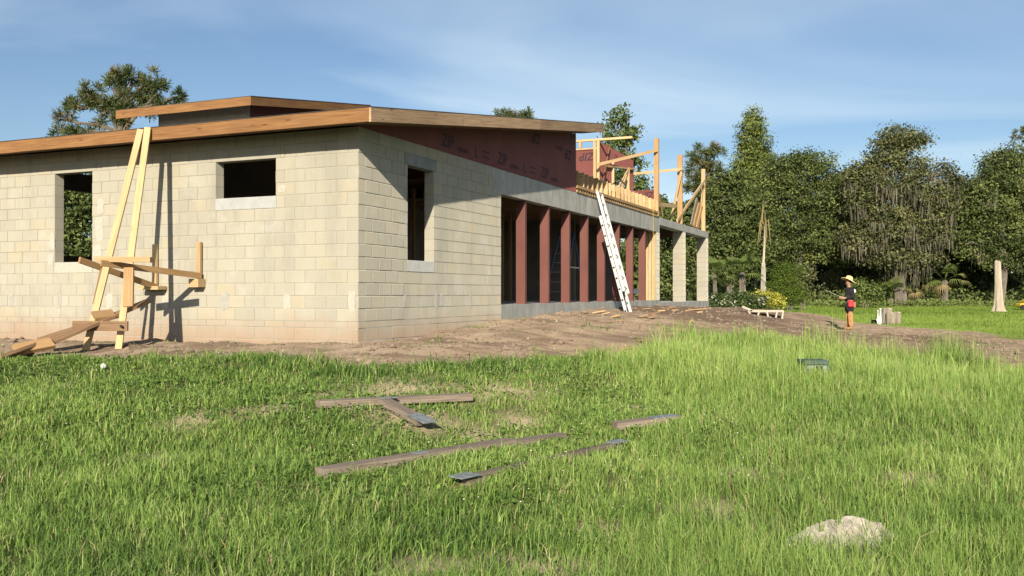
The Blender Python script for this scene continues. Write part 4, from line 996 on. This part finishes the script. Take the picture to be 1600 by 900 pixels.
# woodland mass filling the gaps behind the edge trees
n_ = 150000
wx = RNG.uniform(-75, 110, n_); wy = 92 + RNG.random(n_)**1.5*16
hmax = 10.0 + 3.2*(fbm(wx*.2, wy*.05, 77)-.5)*2
hmax *= np.where(wx < 14, .50, 1)
wz = gh(wx, wy, False) + E + RNG.random(n_)**.85*hmax
V, Fq = leaf_quads(np.stack([wx, wy, wz], -1), np.tile([0,-1.,0], (n_,1)), RNG.uniform(.3, .95, n_), .65)
tag(np_mesh('woodland', V, Fq, L_DARK, {'tint': np.repeat(np.clip(.4+.9*(fbm(wx*.7, wz*.7, 12)-.5)+RNG.normal(0,.15,n_), 0, 1), 4)}), kind='stuff')
# low scrub at the foot of the trees
n_ = 36000
wx = RNG.uniform(8, 100, n_); wy = 78 + RNG.random(n_)*10 + 3*fbm(wx*.2, wx*0, 4)
wz = gh(wx, wy, False) + E + RNG.random(n_)**1.2*(.7+2.6*fbm(wx*.35, wy*.3, 17)**2)
V, Fq = leaf_quads(np.stack([wx, wy, wz], -1), np.tile([0,-1.,.3], (n_,1)), RNG.uniform(.16, .4, n_), .5)
tag(np_mesh('undergrowth', V, Fq, L_OAK, {'tint': np.repeat(np.clip(.6+.9*(fbm(wx*.9, wz*1.5, 12)-.5)+RNG.normal(0,.2,n_), 0, 1), 4)}), kind='stuff')
n_ = 9000
wx = RNG.uniform(16, 60, n_); wy = 74 + RNG.random(n_)*4
wz = gh(wx, wy, False) + E + RNG.random(n_)*.55*(.4+fbm(wx*.5, wy, 19))
V, Fq = leaf_quads(np.stack([wx, wy, wz], -1), np.tile([0,-1.,.5], (n_,1)), RNG.uniform(.12, .28, n_), .5)
tag(np_mesh('ground_cover', V, Fq, L_LIGHT, {'tint': np.repeat(np.clip(RNG.normal(.7,.25,n_), 0, 1), 4)}), kind='stuff')

def bush(name, label, cat, lobes, D, mat, nclump, per, sigma, size, stem_px, group=None, aspect=.55, up=.4):
    x = (stem_px-800)/F*D; t = thing(name, label, cat, (x, D, gz(x, D)), 0, group)
    mb = MB()
    for lb in lobes:
        for q in range(2): limb(mb, (x+random.uniform(-.3,.3)+(P(lb[0],0,D).x-x)*.7, D, gz(x, D)-.05), P(lb[0]+random.uniform(-.4,.4)*lb[2], lb[1], D), .035, .012, 4)
    mb.build('stems', M_BARK, t)
    pts, out, ti = crown_points(lobes, D, nclump, per, sigma, .4)
    V, Fq = leaf_quads(pts, out, size*RNG.uniform(.6, 1.4, len(pts)), aspect, up)
    np_mesh('foliage', V, Fq, mat, {'tint': np.repeat(np.clip(ti+RNG.normal(0,.2,len(pts)),0,1), 4)}, t)
    return t
bush('hedge', 'low dark hedge dotted with white flowers beside the last porch pillar', 'hedge', [(1118,474,16,15),(1140,472,18,15),(1162,472,18,15),(1180,473,16,14)], 45, L_HEDGE, 210, 40, .12, .11, 1148)
bush('yellow_shrub', 'bright yellow leaved shrub at the end of the flowering hedge', 'shrub', [(1185,465,14,10),(1205,467,15,11),(1216,470,9,9),(1195,470,18,10)], 45.6, L_YELLOW, 150, 34, .10, .12, 1202)
bush('juniper_shrub', 'dense yellow green rounded juniper behind the yellow shrub', 'shrub', [(1232,425,24,16),(1228,445,26,18),(1238,462,22,14)], 58, L_JUNI, 300, 44, .15, .11, 1240, aspect=.35, up=.7)
bush('leafy_shrub', 'brownish young tree with pale stem beside the juniper', 'shrub', [(1258,430,12,14),(1252,450,14,16)], 61, L_OLIVE, 70, 34, .18, .15, 1250)
bush('leafy_shrub', 'loose green bush on the lawn edge behind the worker', 'shrub', [(1345,450,18,16),(1362,458,16,12),(1330,462,16,10)], 70, L_LIGHT, 100, 34, .2, .17, 1346)
# palms
def fan_fronds(mb_v, mb_t, c, nf, size, droop, tlo, thi, drylow=0):
    for i in range(nf):
        a = 2*math.pi*i/nf + random.uniform(-.3,.3); el = random.uniform(-.35, 1.2)
        d = np.array([math.cos(a)*math.cos(el), math.sin(a)*math.cos(el), math.sin(el)])
        stem = size*random.uniform(.5, .8); hub = np.array(c)+d*stem
        side = np.cross(d, [0,0,1.]); side /= np.linalg.norm(side)+1e-9; upv = np.cross(side, d)
        tt = random.uniform(tlo, thi) if el > -.1 else min(1, thi+drylow)
        s = side*.012*size*1.2; mb_v.append(np.array([np.array(c)-s, np.array(c)+s, hub+s*.6, hub-s*.6])); mb_t.append(tt)
        for k in range(13):
            f = (k-6)/6*1.35; dr = d*math.cos(f)+side*math.sin(f); L = size*.62*(1-.25*abs(f)/1.35)*random.uniform(.85,1.1)
            tip = hub+dr*L-np.array([0,0,droop*L]); w_ = np.cross(dr, upv); w_ = w_/(np.linalg.norm(w_)+1e-9)*.028*size
            mid = hub+dr*L*.55-np.array([0,0,droop*L*.15])
            mb_v.append(np.array([hub, mid+w_, tip, mid-w_])); mb_t.append(tt)
def palm(name, label, px, py_base, D, crown_py, nf, size, r0, r1, bark=M_BARK, mat=L_PALM, droop=.35, tlo=.1, thi=.75, lean=0, group=None):
    x = (px-800)/F*D; base = Vector((x, D, gz(x, D)-.05)); top = P(px+lean, crown_py, D)
    t = thing(name, label, 'palm', base, 0, group)
    mb = MB(); N = 12
    mb.tube([base.lerp(top, i/N) for i in range(N+1)], [r0+(r1-r0)*i/N+(.02 if i % 2 else 0) for i in range(N+1)], 9)
    mb.build('trunk', bark, t, smooth=True)
    vs_, ts = [], []; fan_fronds(vs_, ts, top, nf, size, droop, tlo, thi, .0)
    V = np.concatenate(vs_); np_mesh('crown', V, np.arange(len(V)).reshape(-1,4), mat, {'tint': np.repeat(ts, 4)}, t)
palm('fan_palm', 'young leaning fan palm rising over the hedge near the pillar', 1119, 470, 54, 428, 20, 1.25, .13, .10, lean=-3)
palm('fan_palm', 'bushy fan palm behind the hedge beside the thick pale palm trunk', 1160, 470, 58, 425, 26, 1.5, .22, .18)
palm('fan_palm', 'squat palmetto on the lawn edge with broad yellow green fans', 1392, 478, 76, 466, 16, 1.9, .2, .18)
palm('fan_palm', 'palmetto beside a brown drooping one at the lawn edge', 1440, 478, 78, 462, 15, 1.6, .2, .18)
palm('fan_palm', 'dead brown palmetto drooping between the two green ones', 1418, 478, 77.5, 458, 12, 1.3, .18, .16, mat=L_DRY, droop=.9)
palm('fan_palm', 'cabbage palm with a brown skirt under the mossy oak', 1476, 478, 77, 438, 18, 1.7, .28, .22, tlo=.4, thi=1.0, droop=.6)
# bare palm pole with its last dead fronds
D = 60; x = (1192-800)/F*D; base = Vector((x, D, gz(x, D)-.05))
pp = thing('dying_palm', 'thin pale palm pole with swollen foot and a few dead fronds on top', 'palm', base)
tp_ = P(1195, 352, D); kn = P(1193, 411, D)
MB().tube([base, base.lerp(kn, .3), base.lerp(kn, .8), kn, kn.lerp(tp_, .03)], [.16, .18, .15, .11, .07], 10).build('lower_trunk', M_PALEBARK, pp, smooth=True)
MB().tube([kn, kn.lerp(tp_, .5)+Vector((.03,0,0)), tp_], [.07, .06, .045], 8).build('upper_trunk', M_SNAG, pp, smooth=True)
vs_ = []
for k in range(9):
    a = random.uniform(-.9, .6); d = np.array([math.sin(a)*.9, random.uniform(-.4,.4), math.cos(a)*random.uniform(.4,1.2)])
    c = np.array(tp_); m_ = c+d*.42; e_ = m_+np.array([d[0]*.3, 0, -.7-random.random()*.9]) if k > 2 else c+np.array([d[0]*.15,0,1.0+.3*k]); s = np.array([.045,.03,0])
    vs_.append(np.array([c-s*.4, c+s*.4, m_+s, m_-s])); vs_.append(np.array([m_-s, m_+s, e_+s*.5, e_-s*.5]))
V = np.concatenate(vs_); np_mesh('dead_fronds', V, np.arange(len(V)).reshape(-1,4), L_DRY, {'tint': RNG.random(len(V))}, pp)

# ------------------------------------------------------------------ bleached dead trunk on the lawn
b0 = G(1561, 488); D = b0.y
tr = thing('dead_trunk', 'tall bleached broken tree trunk standing on the lawn', 'trunk', b0)
V, Fq = [], []; NA, prof = 22, [(488.5,1),(484,.74),(477,.62),(465,.54),(445,.46),(425,.42),(408,.40)]
ht = b0.z
for i, (py, r) in enumerate(prof):
    c = P(1561.5-(488-py)*.035, py, D)
    for k in range(NA):
        a = 2*math.pi*k/NA; fl = 1+(.32*math.sin(5*a+.6)*(r-.40)/.6*1.6)+.05*math.sin(9*a)
        rr = r*11*D/F*fl
        z = c.z if i else ht-.05
        if i == len(prof)-1: z += (math.sin(2*a)*.5+math.sin(5*a+1)*.3)*.09
        V.append((c.x+math.cos(a)*rr, c.y+math.sin(a)*rr, z))
for i in range(len(prof)-1):
    for k in range(NA): Fq.append((i*NA+k, i*NA+(k+1)%NA, (i+1)*NA+(k+1)%NA, (i+1)*NA+k))
np_mesh('bole', np.array(V), np.array(Fq), M_SNAG, None, tr, smooth=True)
c = P(1558.7, 410, D); mb = MB(); mb.tube([c+Vector((0,0,-.15)), c+Vector((0,0,.0))], [.40*11*D/F*.97]*2, 18); mb.build('broken_top', M_STUMP, tr)
# cut stumps with a white pipe
def log(px, py0, py1, r, D, label, lean=0, dy=0):
    b_ = P(px, py0, D+dy); b_.z = gz(b_.x, b_.y)-.04; t_ = P(px+lean, py1, D+dy)
    o = thing('tree_stump', label, 'stump', b_)
    m_ = MB(); N = 14; rr = r*D/F
    for i, f in enumerate((0, .12, .5, .9, 1)):
        for k in range(N):
            a = 2*math.pi*k/N; q = rr*(1.12 if i == 0 else 1)*(1+.08*math.sin(3*a+px)+.05*math.sin(7*a)); p = b_.lerp(t_, f)
            m_.v.append(p+Vector((math.cos(a)*q, math.sin(a)*q, 0 if i < 4 else .03*math.sin(2*a))))
        if i:
            for k in range(N): m_.f.append([(i-1)*N+k, (i-1)*N+(k+1)%N, i*N+(k+1)%N, i*N+k]); m_.uv.append([(0,0)]*4)
    m_.f.append([4*N+k for k in range(N)]); m_.uv.append([(0,0)]*N)
    m_.build('bole', M_STUMP, o)
    MB().tube([t_+Vector((0,0,-.02)), t_+Vector((0,0,.012))], [rr*.82, rr*.78], 14).build('cut_face', M_SNAG, o)
log(1384, 508, 482, 7.5, 36, 'tallest weathered stump with a slanted cut top on the lawn', 2)
log(1400, 507, 488, 6.5, 36, 'shorter weathered stump leaning on the tall one', 1, .35)
log(1391, 509, 489, 6, 36, 'split stump piece wedged before the other two', -1, -.3)
wp = P(1372.5, 508, 35.8); wp.z = gz(wp.x, wp.y)
wpt = thing('white_pipe', 'upright white plastic pipes with a tap beside the stumps', 'pipe', wp)
for px, py, r in ((1371.5, 486, .030), (1375.5, 483, .042)):
    t_ = P(px, py, 35.8); b_ = P(px, 509, 35.8); b_.z = wp.z-.02
    MB().tube([b_, t_], [r, r], 12).build('pipe', M_WHITE, wpt, smooth=True)
    MB().tube([t_, t_+Vector((0,0,.03))], [r*1.25, r*1.2], 12).build('pipe_cap', M_WHITE, wpt, smooth=True)
t_ = P(1369, 500, 35.8); MB().tube([t_, t_+Vector((.09,0,0))], [.03,.03], 8).build('tap', M_WHITE, wpt)
bk = P(1366, 506, 36.3); bk.z = gz(bk.x, bk.y)
bkt = thing('black_bucket', 'small black bucket on the grass beside the white pipes', 'bucket', bk)
MB().tube([bk, bk+Vector((0,0,.16))], [.10, .12], 14).build('shell', M_BLACK, bkt, smooth=True)
MB().tube([bk+Vector((-.125,0,.15)), bk+Vector((-.07,0,.24)), bk+Vector((.07,0,.24)), bk+Vector((.125,0,.15))], [.007]*4, 5).build('handle', M_BLACK, bkt)
# resin sun lounger on the lawn
D = G(1192, 493.5).y
ln = thing('sun_lounger', 'beige resin sun lounger with raised head end beside the dirt track', 'sun lounger', Vector(((1192-800)/F*D, D, gz((1192-800)/F*D, D))))
def lg(px, py, dy=0): return P(px, py, D+dy)
for k in range(12):
    px = 1176+4.0*k
    MB().beam(lg(px, 485.2, -.28), lg(px, 485.2, .28), .03, .095, (0,0,1)).build('slat', M_BEIGE, ln)
for k in range(4):
    px = 1161.5+3.9*k; py = 479.2+1.55*k
    MB().beam(lg(px, py, -.28), lg(px, py, .28), .03, .10, (0,0,1)).build('back_slat', M_BEIGE, ln)
for dy in (-.30, .30):
    MB().beam(lg(1172, 486, dy), lg(1224.5, 486, dy), .075, .05).build('side_rail', M_BEIGE, ln)
    MB().beam(lg(1159.5, 479, dy), lg(1175, 485.5, dy), .075, .05).build('back_rail', M_BEIGE, ln)
    for px, q in ((1169,3),(1186,-2),(1198,2),(1214,-2),(1223.5,-2)):
        a = lg(px, 486, dy); b_ = lg(px+q, 492, dy); b_.z = gz(b_.x, b_.y)
        MB().beam(a, b_, .06, .045, (1,0,0)).build('leg', M_BEIGE, ln)
# yellow machine at the lawn's far edge
D = 66; yb = Vector(((1600-800)/F*D, D, gz((1600-800)/F*D, D)))
ym = thing('yellow_mower', 'yellow low machine at the far lawn edge past the dead trunk', 'machine', yb)
MB().box(yb.x-.45, yb.x+.9, D-.4, D+.4, yb.z+.18, yb.z+.50).build('deck', M_YELLOW, ym, bevel=.08)
MB().box(yb.x-.05, yb.x+.7, D-.3, D+.3, yb.z+.50, yb.z+.78).build('hood', M_YELLOW, ym, bevel=.08)
for dx in (-.3, .7):
    MB().tube([Vector((yb.x+dx, D-.5, yb.z+.2)), Vector((yb.x+dx, D-.38, yb.z+.2))], [.2,.2], 14).build('wheel', M_BLACK, ym)

# ------------------------------------------------------------------ worker
def skin(name, verts, edges, radii, mat, parent, sub=2):
    me = bpy.data.meshes.new(name); Mi = WM[parent].inverted()
    me.from_pydata([Mi @ Vector(v) for v in verts], edges, []); me.materials.append(mat)
    o = link(bpy.data.objects.new(name, me)); o.parent = parent; WM[o] = WM[parent]
    m_ = o.modifiers.new('skin', 'SKIN'); m_.use_smooth_shade = True
    for i, r in enumerate(radii):
        s = me.skin_vertices[0].data[i]; s.radius = (r, r) if not isinstance(r, tuple) else r; s.use_root = (i == 0)
    if sub: s_ = o.modifiers.new('sub', 'SUBSURF'); s_.levels = s_.render_levels = sub
    return o
wx_, wy_ = (1327-800)/F*30.6, 30.6; wz_ = gz(wx_, wy_)
pr = thing('person', 'worker in wide straw hat, black long sleeves and red tool pouch on the dirt track', 'person', (wx_, wy_, wz_))
B = lambda x, y, z: Vector((wx_+x, wy_+y, wz_+z))     # faces -x
M_SKIN = simple('skin', (.33,.19,.12), (.40,.24,.16), 8, .6, 0); M_SHIRT = simple('black_cloth', (.012,.012,.014), (.028,.028,.03), 12, .9, .2)
M_TAN = simple('tan_trouser', (.42,.21,.08), (.52,.28,.12), 9, .9, .2); M_RED = simple('red_pouch', (.52,.03,.05), (.65,.05,.07), 7, .7, .1)
M_STRAW = simple('straw', (.62,.47,.22), (.76,.61,.32), 40, .85, .3); M_BOOT = simple('boot_leather', (.30,.14,.06), (.40,.20,.09), 9, .7, .1)
bv = [B(0,0,.88),B(.01,0,1.10),B(.01,0,1.33),B(0,0,1.42),B(-.02,0,1.48),B(-.03,0,1.58),B(-.03,0,1.655),
      B(0,-.16,1.34),B(.05,-.21,1.10),B(-.19,-.13,1.06),B(-.25,-.11,1.06), B(0,.16,1.34),B(.05,.21,1.10),B(-.19,.13,1.08),B(-.25,.11,1.08),
      B(0,-.09,.82),B(-.01,-.10,.47),B(.02,-.10,.09),B(-.11,-.11,.045), B(.01,.09,.82),B(.0,.10,.47),B(.03,.10,.09),B(-.10,.11,.045)]
be = [(0,1),(1,2),(2,3),(3,4),(4,5),(5,6),(2,7),(7,8),(8,9),(9,10),(2,11),(11,12),(12,13),(13,14),(0,15),(15,16),(16,17),(17,18),(0,19),(19,20),(20,21),(21,22)]
brd_ = [.13,.12,.14,.06,.06,.095,.07,.06,.045,.033,.035,.06,.045,.033,.035,.095,.06,.042,.035,.095,.06,.042,.035]
for wr, sgn in ((10,-1),(14,1)):
    w0 = bv[wr]
    for f, (dx, dz_, ln_) in enumerate(((-.06,.02,.02),(-.075,.005,.01),(-.07,-.012,.0),(-.055,-.028,.0),(-.025,.035,.03))):
        bv.append(w0+Vector((dx*.6, -sgn*(.012-.006*f), dz_))); bv.append(w0+Vector((dx, -sgn*.03, dz_-.02)))
        i = len(bv); be += [(wr, i-2), (i-2, i-1)]; brd_ += [.010, .008]
skin('body', bv, be, brd_, M_SKIN, pr)
sv = [B(0,0,.93),B(.01,0,1.10),B(.01,0,1.33),B(0,0,1.425),B(0,-.165,1.345),B(.055,-.215,1.10),B(-.17,-.135,1.06),B(0,.165,1.345),B(.055,.215,1.10),B(-.17,.135,1.08)]
skin('shirt', sv, [(0,1),(1,2),(2,3),(2,4),(4,5),(5,6),(2,7),(7,8),(8,9)], [.175,.17,.185,.08,.092,.075,.06,.092,.075,.06], M_SHIRT, pr)
sh = [B(0,0,.92),B(0,0,.80),B(0,-.09,.74),B(-.005,-.10,.56),B(.01,.09,.74),B(.0,.10,.56)]
skin('shorts', sh, [(0,1),(1,2),(2,3),(1,4),(4,5)], [.165,.165,.13,.125,.13,.125], M_SHIRT, pr)
for s_ in (-1, 1):
    skin('trouser_leg', [B(0,s_*.095,.62),B(-.005,s_*.10,.45),B(.02,s_*.10,.10)], [(0,1),(1,2)], [.092,.085,.076], M_TAN, pr, 1)
    skin('boot', [B(.03,s_*.10,.14),B(.025,s_*.10,.06),B(-.06,s_*.105,.05),B(-.15,s_*.11,.042)], [(0,1),(1,2),(2,3)], [.062,.062,.052,.042], M_BOOT, pr, 1)
MB().box(wx_-.11, wx_+.06, wy_-.25, wy_-.15, wz_+.76, wz_+.99).build('tool_pouch', M_RED, pr, bevel=.03)
MB().box(wx_+.07, wx_+.15, wy_-.22, wy_-.13, wz_+.74, wz_+.93).build('side_pouch', M_BOOT, pr, bevel=.02)
MB().box(wx_+.10, wx_+.19, wy_-.10, wy_+.10, wz_+1.22, wz_+1.36).build('shoulder_patch', M_WHITE, pr, bevel=.03)
skin('hair', [B(.02,0,1.56), B(.02,0,1.64)], [(0,1)], [.098,.09], M_BLACK, pr, 1)
skin('nose', [B(-.12,0,1.575), B(-.135,0,1.56)], [(0,1)], [.016,.013], M_SKIN, pr, 1)
hv = MB(); tilt = .38; N = 24; hc = B(-.02, 0, 1.66)
def hp(r, a, z):
    x, y = math.cos(a)*r, math.sin(a)*r*.96
    return hc + Vector((x*math.cos(tilt)+z*math.sin(tilt), y, -x*math.sin(tilt)+z*math.cos(tilt)))
rings = [(.255,-.02),(.25,-.008),(.16,.01),(.118,.02),(.112,.09),(.085,.135),(.03,.15)]
for i, (r, z) in enumerate(rings):
    for k in range(N): hv.v.append(hp(r, 2*math.pi*k/N, z+(.02*math.sin(2*2*math.pi*k/N) if i < 2 else 0)))
    if i:
        for k in range(N): hv.f.append([(i-1)*N+k, (i-1)*N+(k+1)%N, i*N+(k+1)%N, i*N+k]); hv.uv.append([(0,0)]*4)
hv.f.append([(len(rings)-1)*N+k for k in range(N)]); hv.uv.append([(0,0)]*N)
hv.build('straw_hat', M_STRAW, pr, smooth=True)
tag(MB().tube([B(-.20,-.1,1.05), B(-.85,-.12,1.33)], [.007,.006], 7).build('measuring_rod', M_BEIGE), 'thin pale rod held out by the worker in the straw hat', 'rod')
